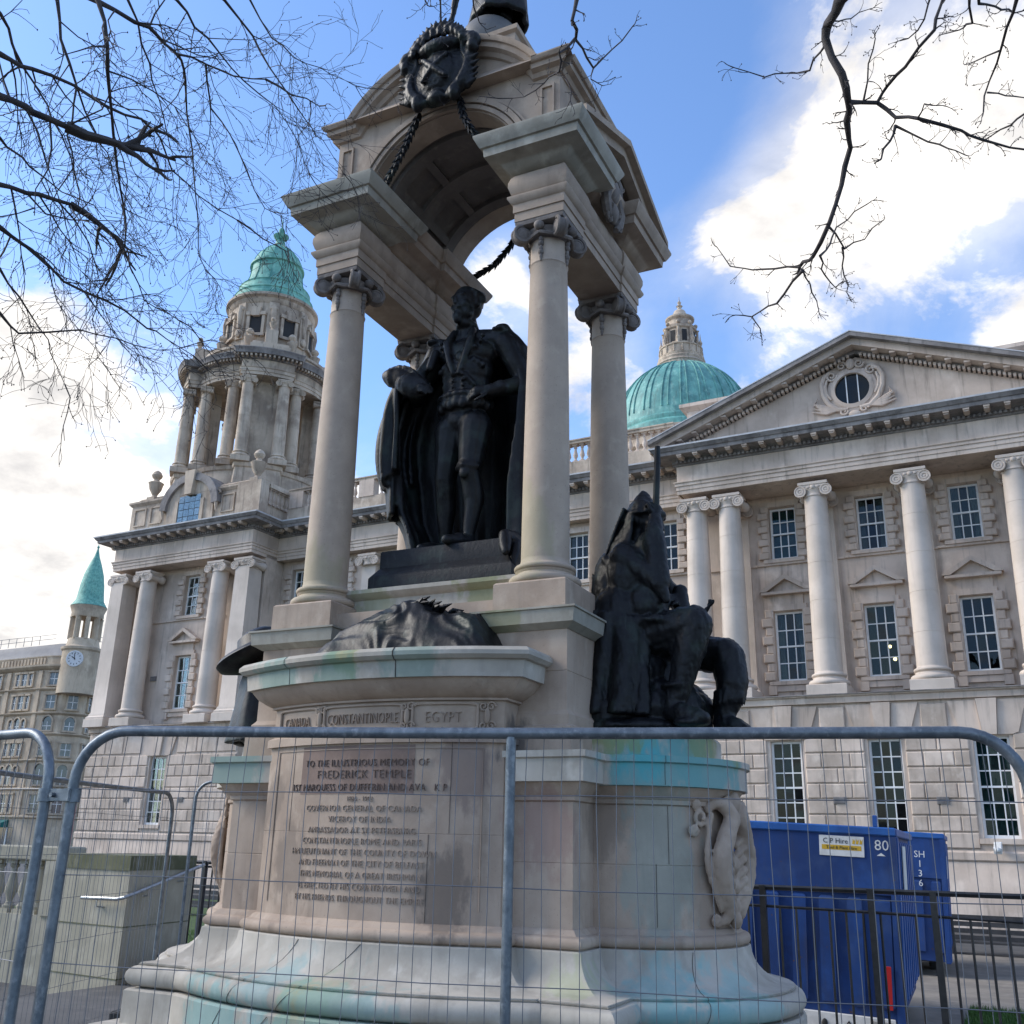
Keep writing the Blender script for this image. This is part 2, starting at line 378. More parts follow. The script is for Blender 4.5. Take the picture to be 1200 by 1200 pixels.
def win_mesh(w,h,rows,cols=3):
    k=(round(w,2),round(h,2),rows,cols)
    if k in _wc: return _wc[k]
    mb=MB(); f=.075; d0,d1=-.05,.05
    mb.box(-w/2,-w/2+f,d0,d1,0,h); mb.box(w/2-f,w/2,d0,d1,0,h); mb.box(-w/2+f,w/2-f,d0,d1,0,f*1.3); mb.box(-w/2+f,w/2-f,d0,d1,h-f,h)
    mid=h*.5; mb.box(-w/2+f,w/2-f,d0-.015,d1,mid-.03,mid+.03)
    iw=w-2*f; g=.019
    for i in range(1,cols): x=-w/2+f+iw*i/cols; mb.box(x-g,x+g,-.03,.02,f,h-f)
    for j in range(1,rows):
        z=f+(h-2*f)*j/rows
        if abs(z-mid)>.06: mb.box(-w/2+f,w/2-f,-.028,.018,z-g,z+g)
    fr=mb.mesh('window',M['white'],30)
    pw,ph=iw/cols-.01,(h-2*f)/rows-.01
    pm=MB(); pm.box(-pw/2,pw/2,-.003,.003,-ph/2,ph/2); pane=pm.mesh('pane',M['glass'],0)
    _wc[k]=(fr,pane,iw,f); return _wc[k]
def window(parent,x,y,z0,w,h,rows,cols=3,inside=None,panes=True):
    fr,pane,iw,f=win_mesh(w,h,rows,cols)
    o=place('window',fr,parent,(x,y,z0)); ORG[o.name]=Vector((0,0,0))
    tl=rw.gauss(0,.045)
    for i in range(cols):
        for j in range(rows):
            px=-w/2+f+iw*(i+.5)/cols; pz=f+(h-2*f)*(j+.5)/rows
            q=place('pane',pane,o,(px,-.008,pz),(rw.gauss(tl,.012),0,rw.gauss(0,.014)))
    if inside=='curtain':
        for sgn in (-1,1):
            mb=MB(); n=14; pts=[]
            for i in range(n+1):
                t_=i/n; xx=sgn*(w/2-.05-t_*w*.30); pts.append((xx,.14+.03*math.sin(t_*22)))
            vs=[];fs=[]
            for zz,k in ((0.05,.75),(h*.45,.62),(h*.97,1.0)):
                for (xx,yy) in pts: vs.append((sgn*(w/2-.05)+(xx-sgn*(w/2-.05))*k,yy,zz))
            for a in range(2):
                for i in range(n): fs.append((a*(n+1)+i,a*(n+1)+i+1,(a+1)*(n+1)+i+1,(a+1)*(n+1)+i))
            mb.add(vs,fs); c=mb.mesh('curtain',M['curtain'],0); place('curtain',c,o,(0,0,0))
    if inside=='blind':
        mb=MB(); n=22
        for i in range(n):
            xx=-w/2+.06+(w-.12)*(i+.5)/n; mb.M=Matrix.Translation((xx,.16,0))@Matrix.Rotation(.6,4,'Z'); mb.box(-(w/n)*.42,(w/n)*.42,-.002,.002,.05,h-.05)
        place('blind',mb.mesh('blind',M['blind'],0),o,(0,0,0))
    if inside=='lamp':
        mb=MB(); mb.ell((.05,1.2,h*.50),.055); mb.ell((.22,.9,h*.30),.06); place('ceiling_lamp',mb.mesh('ceiling_lamp',M['lamp'],30),o,(0,0,0))
    return o
# stone block shared mesh
def blockmesh(name,mt,bv=.03):
    mb=MB(); b=bv
    # unit block -.5..: front face (y=-.5) chamfered
    mb.box(-.5,.5,-.5,.5,-.5,.5); return mb.mesh(name,mt,0)
def chblock(w,h,d,bv,mt,name):
    mb=MB(); x,z=w/2,h/2
    vs=[(-x,0,-z),(x,0,-z),(x,0,z),(-x,0,z),(-x,-d+bv,-z),(x,-d+bv,-z),(x,-d+bv,z),(-x,-d+bv,z),(-x+bv,-d,-z+bv),(x-bv,-d,-z+bv),(x-bv,-d,z-bv),(-x+bv,-d,z-bv)]
    fs=[(8,9,10,11)]+[(a,(a+1)%4,(a+1)%4+4,a+4) for a in range(4)]+[(a+4,(a+1)%4+4,(a+1)%4+8,a+8) for a in range(4)]
    mb.add(vs,fs); return mb.mesh(name,mt,20)
_cb={}
def stone(parent,x,y,z,w,h,d=.07,bv=.03,mt='rustic',name='stone'):
    k=(round(w,2),round(h,2),d,bv,mt)
    if k not in _cb: _cb[k]=chblock(k[0],k[1],d,bv,M[mt],name)
    return place(name,_cb[k],parent,(x,y,z))
gibbs=None
def surround(parent,x,y,z0,w,h,ped=False,nb=4):
    """architrave with projecting blocks either side, sill, optional pediment"""
    mb=MB(); a=.16
    for s in (-1,1): 
        xa,xb=sorted((x+s*w/2,x+s*(w/2+a))); mb.box(xa,xb,y-.09,y+.02,z0,z0+h+.02)
    mb.box(x-w/2-a,x+w/2+a,y-.085,y+.02,z0+h+.02,z0+h+.24)
    mb.box(x-w/2-a-.10,x+w/2+a+.10,y-.16,y+.02,z0-.14,z0-.005)
    top=z0+h+.24
    if ped:
        mb.box(x-w/2-.05,x+w/2+.05,y-.06,y+.02,top,top+.36)
        mb.box(x-w/2-.36,x+w/2+.36,y-.30,y+.02,top+.36,top+.46)
        L_=w/2+.42; p0=top+.47; ap=p0+.62
        mb.prism([(x-L_,p0),(x-L_+.25,p0),(x,ap-.17),(x+L_-.25,p0),(x+L_,p0),(x+L_,p0+.05),(x,ap),(x-L_,p0+.05)],y-.32,y+.02)
        mb.prism([(x-L_+.25,p0),(x+L_-.25,p0),(x,ap-.17)],y-.10,y+.015)
        mb.box(x-w/2-a-.05,x+w/2+a+.05,y-.10,y+.02,z0-.36,z0-.15)
        for s in (-1,1):
            xa,xb=sorted((x+s*(w/2+.02),x+s*(w/2+.30))); mb.box(xa,xb,y-.15,y+.02,z0-.48,z0-.155)
    else: mb.box(x-w/2-.5,x+w/2+.5,y-.10,y+.02,z0-.22,z0-.145)
    o=mb.build('window_surround',M['portland'],parent)
    bh=h/(2*nb-.2)
    for s in (-1,1):
        for k in range(nb):
            stone(o,x+s*(w/2+.23),y-.0,z0+bh*(2*k+.55),.40,bh*.98,.17,.035,'portland','surround_block')
            stone(o,x+s*(w/2+.18),y-.0,z0+bh*(2*k+1.55),.26,bh*.94,.12,.03,'portland','surround_block')
    return o
# --- ionic column, shared meshes
def ionic_cap(r):
    mb=MB(); 
    mb.lathe([(r,-.02),(r*1.06,.0),(r*1.06,.05),(r,.07),(r*1.02,.16),(r*1.16,.24),(r*1.1,.30)],n=24)
    mb.box(-r*1.28,r*1.28,-r*1.15,r*1.15,.40,.50); mb.box(-r*1.18,r*1.18,-r*1.08,r*1.08,.33,.40)
    for sx in (-1,1):
        for sy in (-1,1):
            cx,cz=sx*r*1.12,.16
            prof=[(.0,.05),(.035,.05),(.04,.03),(.075,.03),(.085,.055),(.125,.055),(.135,.03),(.17,.03),(.185,.06),(.215,.06),(.225,.0)]
            k=r/.42
            mb.M=Matrix.Translation((cx,sy*r*1.06,cz))@Matrix.Rotation(-sy*PI/2 if sy<0 else -PI/2,4,'X')
            mb.M=Matrix.Translation((cx,sy*r*1.0,cz))@Matrix.Rotation(PI/2*(1 if sy<0 else -1),4,'X')
            mb.lathe([(a*k,b) for a,b in reversed(prof)],n=20,cap=False); mb.M=None
        mb.M=Matrix.Translation((sx*r*1.12,0,.16))@Matrix.Rotation(PI/2,4,'X')
        mb.lathe([(r*.5,-r),(r*.36,-r*.5),(r*.3,0),(r*.36,r*.5),(r*.5,r)],n=16); mb.M=None
    mb.box(-r*1.1,r*1.1,-r*1.04,r*1.04,.22,.34)
    mb.ell((0,-r*1.12,.30),(.09,.06,.08)); mb.ell((.16,-r*1.08,.30),(.07,.04,.05)); mb.ell((-.16,-r*1.08,.30),(.07,.04,.05))
    return mb.mesh('capital',M['shaft'],40)
def col_base(r):
    mb=MB(); mb.box(-r*1.4,r*1.4,-r*1.4,r*1.4,-.52,-.12,.02)
    pr=[(r*1.36,-.12)]
    for i in range(7): a=-PI/2+PI*i/6; pr.append((r*1.26+.09*math.cos(a),-.03+.09*math.sin(a)))
    pr+=[(r*1.16,.09),(r*1.13,.14),(r*1.2,.17)]
    for i in range(5): a=-PI/2+PI*i/4; pr.append((r*1.12+.05*math.cos(a),.23+.05*math.sin(a)))
    pr+=[(r*1.04,.30),(r,.34)]
    mb.lathe(pr,n=28); return mb.mesh('base',M['shaft'],40)
def shaft(r0,r1,h,joints=5):
    mb=MB(); pr=[]; 
    n=joints*3
    for i in range(n+1):
        t_=i/n; r=r0+(r1-r0)*(t_**1.7); pr.append((r,h*t_))
        if i%3==0 and 0<i<n: pr[-1]=(r,h*t_-.008); pr+= [(r-.008,h*t_-.004),(r-.008,h*t_+.004),(r,h*t_+.008)]
    mb.lathe(pr,n=28); return mb.mesh('column',M['shaft'],25)
CAPM=ionic_cap(.40); BASEM=col_base(.47); SHM=shaft(.47,.385,6.75)
def column(parent,x,y,z=7.65,nm='column'):
    o=place(nm,SHM,parent,(x,y,z)); ORG[o.name]=Vector((0,0,0))
    place('capital',CAPM,o,(0,0,6.75-.25)); place('base',BASEM,o,(0,0,-.10)); return o
def pier(parent,x,y,w=.86,z=7.65,d=.8,nm='pilaster'):
    mb=MB(); mb.sweep([(x-w/2,y-d/2),(x+w/2,y-d/2),(x+w/2,y+d/2),(x-w/2,y+d/2)],[(.20,7.05),(.20,7.42),(.14,7.44),(.15,7.52),(.06,7.60),(.06,7.66),(0,7.75),(-.02,11),(-.05,14.2),(-.05,14.24),(.0,14.26)])
    o=mb.build(nm,M['shaft'],parent)
    c=place('capital',CAPM,o,(x,y,14.15),scale=(w/.86,1,1)); return o
# --- entablature profile (offset out of the frieze face, z)
ENT_A=[(-.05,14.85),(.0,14.85),(.0,15.0),(.03,15.01),(.03,15.16),(.07,15.17),(.07,15.26),(.12,15.30),(.12,15.33),(.0,15.34),(.0,15.97)]
ENT_C=[(.0,15.97),(.06,16.0),(.06,16.05),(.12,16.06),(.12,16.16),(.18,16.18),(.24,16.24),(.66,16.25),(.68,16.38),(.72,16.39),(.80,16.50),(.80,16.54),(.1,16.60),(.0,16.60)]
def entab(parent,path,closed=False,name='entablature'):
    o=MB().sweep(path,ENT_A,closed,True).build(name,M['portland'],parent)
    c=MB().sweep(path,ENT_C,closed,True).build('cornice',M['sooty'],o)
    f=MB().sweep(path,[(.66,16.50),(.825,16.515),(.83,16.575),(.1,16.67)],closed,True).build('lead_flashing',M['leadcap'],o)
    # dentils and modillions
    de=MB(); mo=MB()
    for i in range(len(path)-1):
        a,b=Vector(path[i]),Vector(path[i+1]); d=b-a; ln=d.length; d/=ln; nn=Vector((d.y,-d.x)); ang=math.atan2(d.y,d.x)
        if ln<.5: continue
        for k in range(int(ln/.16)):
            p=a+d*(.08+k*.16)+nn*.15; de.M=Matrix.Translation((p.x,p.y,16.10))@Matrix.Rotation(ang,4,'Z'); de.box(-.045,.045,-.05,.05,-.05,.06)
        n=max(1,int(ln/.62))
        for k in range(n):
            p=a+d*((k+.5)*ln/n)+nn*.40; mo.M=Matrix.Translation((p.x,p.y,16.18))@Matrix.Rotation(ang,4,'Z'); mo.box(-.10,.10,-.24,.2,0,.065); mo.box(-.08,.08,-.20,.2,-.05,0)
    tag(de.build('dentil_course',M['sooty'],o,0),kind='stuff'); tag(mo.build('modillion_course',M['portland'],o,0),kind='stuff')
    return o
# --- walls
YP,YV,YM=36.3,35.0,36.25       # back wall of portico, pavilion wall, main range wall
UP=dict(w=.98,h=2.02,z=12.40,rows=4); LO=dict(w=1.05,h=2.55,z=7.88,rows=4); GR=dict(w=1.02,h=3.0,z=2.62,rows=6)
port_x=[-8.12,-4.97,-1.86,1.3]; main_x=[-31.0,-28.7,-25.1,-22.8,-18.9,-16.5,-12.7]; pav_x=[-36.75]
def ops(xs,*kinds): return [(x-k['w']/2,x+k['w']/2,k['z'],k['z']+k['h']) for x in xs for k in kinds]
mb=MB(); wall_open(mb,-11.6,2.2,6.9,14.9,YP,ops(port_x[:3],UP,LO)); mb.build('portico_wall',M['portland'],hall,0)
mb=MB(); wall_open(mb,-32.2,-11.6,6.9,15.0,YM,ops(main_x,UP,LO)); mb.build('main_wall',M['portland'],hall,0)
mb=MB(); wall_open(mb,-41.3,-32.2,6.9,15.0,YV,ops(pav_x,UP,LO)); mb.add([(-32.2,YV,0),(-32.2,YM+.1,0),(-32.2,YM+.1,16),(-32.2,YV,16)],[(0,1,2,3)]); mb.add([(-41.3,YV,0),(-41.3,46,0),(-41.3,46,16),(-41.3,YV,16)],[(0,1,2,3)])
mb.build('pavilion_wall',M['portland'],hall,0)
# dark rooms behind the glass
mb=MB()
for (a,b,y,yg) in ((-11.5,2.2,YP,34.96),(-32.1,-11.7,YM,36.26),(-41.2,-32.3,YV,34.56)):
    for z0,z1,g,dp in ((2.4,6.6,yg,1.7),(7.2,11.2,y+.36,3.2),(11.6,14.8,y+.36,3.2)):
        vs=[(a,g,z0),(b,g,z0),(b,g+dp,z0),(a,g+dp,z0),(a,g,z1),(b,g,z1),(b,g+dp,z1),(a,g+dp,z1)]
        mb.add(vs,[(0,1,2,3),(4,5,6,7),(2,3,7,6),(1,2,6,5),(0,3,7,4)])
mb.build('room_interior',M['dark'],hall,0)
ins_lo=['curtain','lamp',None]; ins_up=['blind','curtain','curtain']
for i,x in enumerate(port_x[:3]):
    window(hall,x,YP+.2,UP['z'],UP['w'],UP['h'],4,3,ins_up[i]); surround(hall,x,YP,UP['z'],UP['w'],UP['h'])
    window(hall,x,YP+.2,LO['z'],LO['w'],LO['h'],4,3,ins_lo[i]); surround(hall,x,YP,LO['z'],LO['w'],LO['h'],True)
for i,x in enumerate(main_x):
    window(hall,x,YM+.2,UP['z'],UP['w'],UP['h'],4,3,'curtain' if i%2 else None); surround(hall,x,YM,UP['z'],UP['w'],UP['h'])
    window(hall,x,YM+.2,LO['z'],LO['w'],LO['h'],4); surround(hall,x,YM,LO['z'],LO['w'],LO['h'],True)
for x in pav_x:
    window(hall,x,YV+.2,UP['z'],UP['w'],UP['h'],4,3,'curtain'); surround(hall,x,YV,UP['z'],UP['w'],UP['h'])
    window(hall,x,YV+.2,LO['z'],LO['w'],LO['h'],4,3,'curtain'); surround(hall,x,YV,LO['z'],LO['w'],LO['h'],True)
# string courses at the upper sills
mb=MB(); mb.box(-11.0,1.0,YP-.07,YP+.02,12.17,12.25); mb.box(-32.0,-11.8,YM-.07,YM+.02,12.17,12.25); mb.box(-39.3,-34.4,YV-.07,YV+.02,12.17,12.25); mb.build('string_course',M['portland'],hall)
# --- rusticated ground floor
def rustic(parent,x0,x1,y,wins,seed):
    rr=random.Random(seed); base=MB()
    wall_open(base,x0,x1,0,7.0,y,ops(wins,GR)); 
    base.sweep([(x0,y),(x1,y)],[(.08,0),(.08,1.9),(.05,1.95)],False); base.sweep([(x0,y),(x1,y)],[(.09,1.96),(.13,2.0),(.13,2.2),(.08,2.26)],False)
    base.sweep([(x0-.02,y),(x1+.02,y)],[(.0,6.78),(.14,6.80),(.16,6.98),(.24,7.02),(.24,7.06),(0,7.08)],False)
    w=base.build('ground_floor_wall',M['portland'],parent)
    ch=.485; z=2.30
    for k in range(7):
        zc=z+ch*(k+.5); xs=[x0]+sum([[q-.62,q+.62] for q in wins],[])+[x1]
        for s in range(0,len(xs),2):
            a,b=xs[s],xs[s+1]; ln=b-a
            if ln<.2: continue
            n=max(1,round(ln/(.95 if k%2 else 1.1))); cut=[a+ln*i/n+(rr.uniform(-.1,.1) if 0<i<n else 0) for i in range(n+1)]
            if k%2 and n>1: cut=[a]+[c-(ln/n)*.5 for c in cut[1:]]+[b]
            for i in range(len(cut)-1):
                wd=cut[i+1]-cut[i]
                if wd<.12: continue
                stone(w,(cut[i]+cut[i+1])/2,y,zc,wd-.012,ch-.035,.06)
    for q in wins:      # keystone and flat arch
        for poly,d in (([(q-.20,5.66),(q+.20,5.66),(q+.30,6.76),(q-.30,6.76)],.17),([(q-.62,5.66),(q-.21,5.66),(q-.31,6.72),(q-1.12,6.72),(q-.95,6.2),(q-.80,5.72)],.075),([(q+.62,5.66),(q+.21,5.66),(q+.31,6.72),(q+1.12,6.72),(q+.95,6.2),(q+.80,5.72)],.075)):
            MB().prism(poly,y-d,y+.01).build('keystone' if d>.1 else 'voussoir',M['portland'],w)
        MB().box(q-.64,q+.64,y-.10,y+.05,2.46,2.61).build('sill',M['portland'],w)
    xs=[x0]+sum([[q-1.15,q+1.15] for q in wins],[])+[x1]
    for s in range(0,len(xs),2):
        a,b=xs[s],xs[s+1]
        if b-a<.4: continue
        n=max(1,round((b-a)/1.1))
        for i in range(n): stone(w,a+(b-a)*(i+.5)/n,y,6.22,(b-a)/n-.03,.90,.055)
    return w
rustic(hall,-11.7,4.0,34.6,port_x[:3],1)
rustic(hall,-32.2,-11.7,35.9,[-31.0,-28.7,-12.9],2)
rustic(hall,-41.5,-32.0,34.2,pav_x,3)
for x in port_x[:3]: window(hall,x,34.8,GR['z'],GR['w'],GR['h'],6,3,'blind' if x>-2 else None)

for x in (-12.9,-28.7,-31.0): window(hall,x,36.1,GR['z'],GR['w'],GR['h'],6)
window(hall,-36.75,34.4,GR['z'],GR['w'],GR['h'],6)
mb=MB(); mb.box(-32.0,-31.98,34.2,36,0,7); mb.build('pavilion_return',M['portland'],hall,0)
MB().box(-11.7,2.2,34.3,36.35,7.06,7.09).build('portico_floor',M['sooty'],hall)
MB().box(-41.6,-31.9,33.95,35.1,7.06,7.09).build('pavilion_ledge',M['sooty'],hall)
MB().box(-32.2,-11.7,35.6,36.4,7.06,7.085).build('main_ledge',M['sooty'],hall)
mb=MB()
for x,y in ((-10.1,34.53),(-6.5,34.53),(-3.4,34.53),(-38.4,34.13),(-35.0,34.13),(-38.6,34.93),(-35.1,34.93)):
    z=3.6 if y!=34.93 else 9.3
    mb.box(x-.18,x+.18,y-.012,y+.05,z,z+.22)
    for k in range(5): mb.box(x-.16,x+.16,y-.03,y-.011,z+.02+k*.042,z+.04+k*.042)
mb.build('air_grille',M['sooty'],hall)
# --- columns
for x in (-11.0,-9.75,-6.60,-3.34,-.16,1.1): column(hall,x,35.0)
for x in (-9.75,-6.60,-3.34,-.16): pier(hall,x,YP+.1,.8,d=.5)
for x in (-39.15,-34.35): column(hall,x,34.35)
for x in (-40.95,-32.65): pier(hall,x,34.4,.95,d=.95,nm='corner_pier')
for x in (-26.9,-20.7,-14.6,-30.0+.15): pier(hall,x,YM-.02,.84,d=.5)
# --- entablatures
entab(hall,[(-41.4,44),(-41.4,33.95),(-32.2,33.95),(-32.2,35.75),(-11.6,35.75),(-11.6,34.55),(2.1,34.55),(2.1,37)])
mb=MB(); mb.box(-11.5,2.0,34.6,36.4,14.86,15.9); mb.build('portico_soffit',M['portland'],hall)
mb=MB(); mb.box(-32.1,-11.6,35.76,36.4,14.86,16.5); mb.box(-41.3,-32.25,34.0,35.1,14.86,16.5); mb.build('wall_head',M['portland'],hall)
# --- pediment
ap=(-4.75,19.55); Lx,Rx=-12.45,2.95; zb=16.62
def rake(d0,d1,y0,y1,mt,nm,par):
    m2=MB()
    for s,X in ((1,Lx),(-1,Rx)):
        t_=(ap[1]-zb)/(ap[0]-X)
        m2.prism([(X,zb+d0),(ap[0],ap[1]+d0),(ap[0],ap[1]+d1),(X,zb+d1)],y0,y1)
    return m2.build(nm,M[mt],par,20)
ped=MB().prism([(Lx+1.0,zb),(Rx-1.0,zb),(ap[0],ap[1]-.4)],34.55,35.2).build('pediment',M['portland'],hall)
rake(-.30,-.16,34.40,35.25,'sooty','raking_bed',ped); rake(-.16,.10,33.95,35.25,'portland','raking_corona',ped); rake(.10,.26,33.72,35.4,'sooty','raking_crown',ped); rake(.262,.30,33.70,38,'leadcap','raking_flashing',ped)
mo=MB(); de=MB()
for s,X in ((1,Lx),(-1,Rx)):
    dx=ap[0]-X; dz=ap[1]-zb; ln=math.hypot(dx,dz); an=math.atan2(dz,dx)
    for k in range(1,int(ln/.62)):
        t_=k*.62/ln; mo.M=Matrix.Translation((X+dx*t_,34.2,zb+dz*t_-.24)); mo.box(-.10,.10,-.2,.2,0,.07)
    for k in range(4,int(ln/.16)):
        t_=k*.16/ln; de.M=Matrix.Translation((X+dx*t_,34.36,zb+dz*t_-.34)); de.box(-.045,.045,-.05,.2,-.05,.06)
tag(mo.build('modillion_course',M['portland'],ped,0),kind='stuff'); tag(de.build('dentil_course',M['portland'],ped,0),kind='stuff')
# oculus with scrolled cartouche
oc=Vector((-4.93,34.55,17.9)); mb=MB()
def ring(mb,r0,r1,d,y,n=36,sx=1,sz=1,c=oc):
    vs=[];fs=[]
    for i in range(n):
        a=2*PI*i/n
        for r,yy in ((r0,y),(r0,y-d),(r1,y-d*.7),(r1,y)): vs.append((c.x+r*math.cos(a)*sx,yy,c.z+r*math.sin(a)*sz))
    for i in range(n):
        j=(i+1)%n
        for k in range(4): fs.append((i*4+k,j*4+k,j*4+(k+1)%4,i*4+(k+1)%4))
    mb.add(vs,fs)
ring(mb,.60,.74,.16,34.55); ring(mb,.74,.86,.08,34.55)
def scroll(mb,cx,cz,r,turns,sg,y,w=.05,start=0):
    pts=[]; n=int(26*turns)
    for i in range(n+1):
        t_=i/n; a=start+sg*t_*turns*2*PI; rr=r*(1-.82*t_); pts.append((cx+rr*math.cos(a),y,cz+rr*math.sin(a)))
    mb.tube(pts,[w*(1-.5*i/n) for i in range(n+1)],6)
for s in (-1,1):
    mb.tube([(oc.x+s*x,34.48,oc.z+z) for x,z in ((.2,-.75),(.55,-.72),(.85,-.45),(1.02,-.05),(1.05,.35),(.95,.62),(.72,.78))],[.06,.09,.10,.10,.10,.09,.07],8)
    mb.tube([(oc.x+s*x,34.46,oc.z+z) for x,z in ((.75,-.3),(.9,-.05),(.93,.25),(.85,.5))],[.04,.06,.06,.04],8)
    scroll(mb,oc.x+s*.68,oc.z+.62,.2,1.5,s,34.46); scroll(mb,oc.x+s*.30,oc.z+.95,.17,1.4,-s,34.46); scroll(mb,oc.x+s*.35,oc.z-.82,.15,1.3,s,34.46)
    for k in range(5):
        a=.15+k*.16; mb.tube([(oc.x+s*(.55),34.47,oc.z-.72),(oc.x+s*(.95+.1*k),34.44,oc.z-.72+.10*k-.08),(oc.x+s*(1.45-.06*k),34.46,oc.z-.66+.13*k)],[.05,.07,.02],6)
mb.ell((oc.x,34.45,oc.z+.98),(.16,.1,.22)); mb.ell((oc.x,34.48,oc.z-.95),(.22,.08,.12))
mb.build('oculus_cartouche',M['portland'],ped)
g=MB(); g.lathe([(0,0),(.61,0)],n=32,cap=False); 
for v in range(len(g.v)): x,y,z=g.v[v]; g.v[v]=(oc.x+x,34.52,oc.z+y)
gl=g.build('oculus_pane',M['glass'],ped,0)
MB().prism([(oc.x+.6*math.cos(a*PI/12),oc.z+.6*math.sin(a*PI/12)) for a in range(24)],34.535,34.545).build('oculus_backing',M['dark'],ped)
mb=MB(); 
for x in (-.2,.2): mb.box(oc.x+x-.018,oc.x+x+.018,34.49,34.53,oc.z-.57,oc.z+.57)
mb.build('glazing_bar',M['white'],ped)
# attic behind the pediment, roof body
at=MB(); at.sweep([(-12.0,37.3),(2.6,37.3),(2.6,44),(-12.0,44)],[(0,16.4),(0,19.45),(.08,19.5),(.25,19.6),(.25,19.75),(0,19.8)]); at.build('attic_block',M['portland'],hall)
MB().box(-41.2,30,40.6,110,.2,16.4).build('building_body',M['portland'],hall,0)
# --- balustrade on the main range
def baluster_mesh(h=.82,r=.11):
    mb=MB(); mb.box(-r,r,-r,r,0,.06); mb.box(-r,r,-r,r,h-.06,h)
    mb.lathe([(r*.8,.06),(r*.9,.10),(r*.45,.16),(r*.5,.2),(r*.95,.30),(r*.9,.38),(r*.5,.56),(r*.42,.64),(r*.75,.68),(r*.5,.72),(r*.8,h-.06)],n=12); return mb.mesh('baluster',M['portland'],40)
BAL=baluster_mesh()
def balustrade(parent,x0,x1,y,z,piers,nm='balustrade'):
    mb=MB(); mb.box(x0,x1,y-.18,y+.18,z,z+.80); mb.box(x0,x1,y-.20,y+.20,z+1.62,z+1.80)
    mb.box(x0,x1,y-.24,y+.24,z+1.74,z+1.795)
    o=mb.build(nm,M['towerstone'],parent)
    for p in piers: MB().box(p-.42,p+.42,y-.22,y+.22,z+.80,z+1.62).build('pier',M['portland'],o)
    x=x0+.2
    while x<x1-.1:
        if all(abs(x-p)>.55 for p in piers): place('baluster',BAL,o,(x,y,z+.80))
        x+=.31
    return o
balustrade(hall,-31.9,-12.1,36.0,16.66,[-31.4,-27.2,-20.7,-15.0])

# --- pavilion attic with arched window
PX,PY=-36.75,38.4
att=MB(); att.sweep([(-41.0,34.25),(-32.3,34.25),(-32.3,42),(-41.0,42)],[(.06,16.6),(.06,17.0),(.0,17.05),(.0,18.3),(.05,18.34),(.14,18.44),(.14,18.54),(0,18.58)])
pa=att.build('pavilion_attic',M['towerstone'],hall)
mb=MB()
for a,b in ((-40.75,-39.9),(-39.6,-38.75),(-34.75,-33.9),(-33.6,-32.6)):
    x0,x1,z0,z1=a,b,17.2,18.15
    mb.box(x0,x1,34.19,34.26,z0,z0+.07); mb.box(x0,x1,34.19,34.26,z1-.07,z1); mb.box(x0,x0+.07,34.19,34.26,z0+.07,z1-.07); mb.box(x1-.07,x1,34.19,34.26,z0+.07,z1-.07)
mb.build('attic_panel',M['towerstone'],pa)
MB().box(-33.6,-32.1,34.02,34.6,16.62,18.50).build('attic_pier',M['towerstone'],pa)
mb=MB(); n=16; outer=[(PX+1.95*math.cos(PI*i/n),17.75+1.75*math.sin(PI*i/n)) for i in range(n+1)]; inner=[(PX+1.55*math.cos(PI*i/n),17.70+1.42*math.sin(PI*i/n)) for i in range(n+1)]
for i in range(n): mb.prism([outer[i],outer[i+1],inner[i+1],inner[i]],33.95,35.6)
mb.build('arch_hood',M['sooty'],pa,60)
MB().prism([(PX-1.56,16.7),(PX+1.56,16.7)]+[(PX+1.56*math.cos(PI*i/n),17.70+1.43*math.sin(PI*i/n)) for i in range(n+1)],34.12,35.5).build('arch_wall',M['towerstone'],pa)
MB().prism([(PX-.22,18.35),(PX+.22,18.35),(PX+.34,19.62),(PX-.34,19.62)],33.85,34.3).build('arch_keystone',M['towerstone'],pa)
wg=MB(); wa=[(PX-.75,16.85),(PX+.75,16.85),(PX+.75,18.1)]+[(PX+.75*math.cos(PI*i/10),18.1+.28*math.sin(PI*i/10)) for i in range(1,10)]+[(PX-.75,18.1)]
wg.prism(wa,34.085,34.11); wo=wg.build('attic_window',M['dark'],pa)
for i in range(4):
    for j in range(4):
        q=MB(); q.box(-.17,.17,-.003,.003,-.17,.17); place('pane',q.mesh('pane',M['glass'],0),wo,(PX-.55+.367*i,34.07,17.06+.37*j),(rw.gauss(0,.03),0,rw.gauss(0,.03)))
mb=MB(); mb.box(PX-.95,PX+.95,33.98,34.2,16.68,16.84)
for s in (-1,1): 
    mb.box(PX+s*.86-.1,PX+s*.86+.1,34.04,34.2,16.85,18.1); scroll(mb,PX+s*1.8,18.2,.2,1.3,s,34.1,.06); mb.tube([(PX+s*1.8,34.08,18.0),(PX+s*1.82,34.05,17.6),(PX+s*1.8,34.1,17.3)],[.12,.09,.03],6)
mb.build('attic_window_surround',M['towerstone'],pa)
def urn(parent,x,y,z,k=1.0,mt='towerstone'):
    mb=MB(); mb.box(x-.26*k,x+.26*k,y-.26*k,y+.26*k,z,z+.18*k)
    mb.lathe([(a*k,z+b*k) for a,b in ((.2,.18),(.12,.3),(.16,.38),(.30,.62),(.36,.9),(.40,.98),(.30,1.04),(.16,1.1),(.14,1.2),(.24,1.3),(.28,1.42),(.2,1.58),(.1,1.66),(0,1.72))],(x,y),14)
    return mb.build('urn',M[mt],parent)
urn(pa,-39.8,34.5,18.58); urn(pa,-32.75,34.4,18.55); urn(pa,-40.7,38,18.58)
for i in range(12): place('baluster',BAL,pa,(-32.3,34.9+.3*i,17.46))
MB().box(-32.5,-32.1,34.7,38.6,18.28,18.46).build('parapet_rail',M['towerstone'],pa)
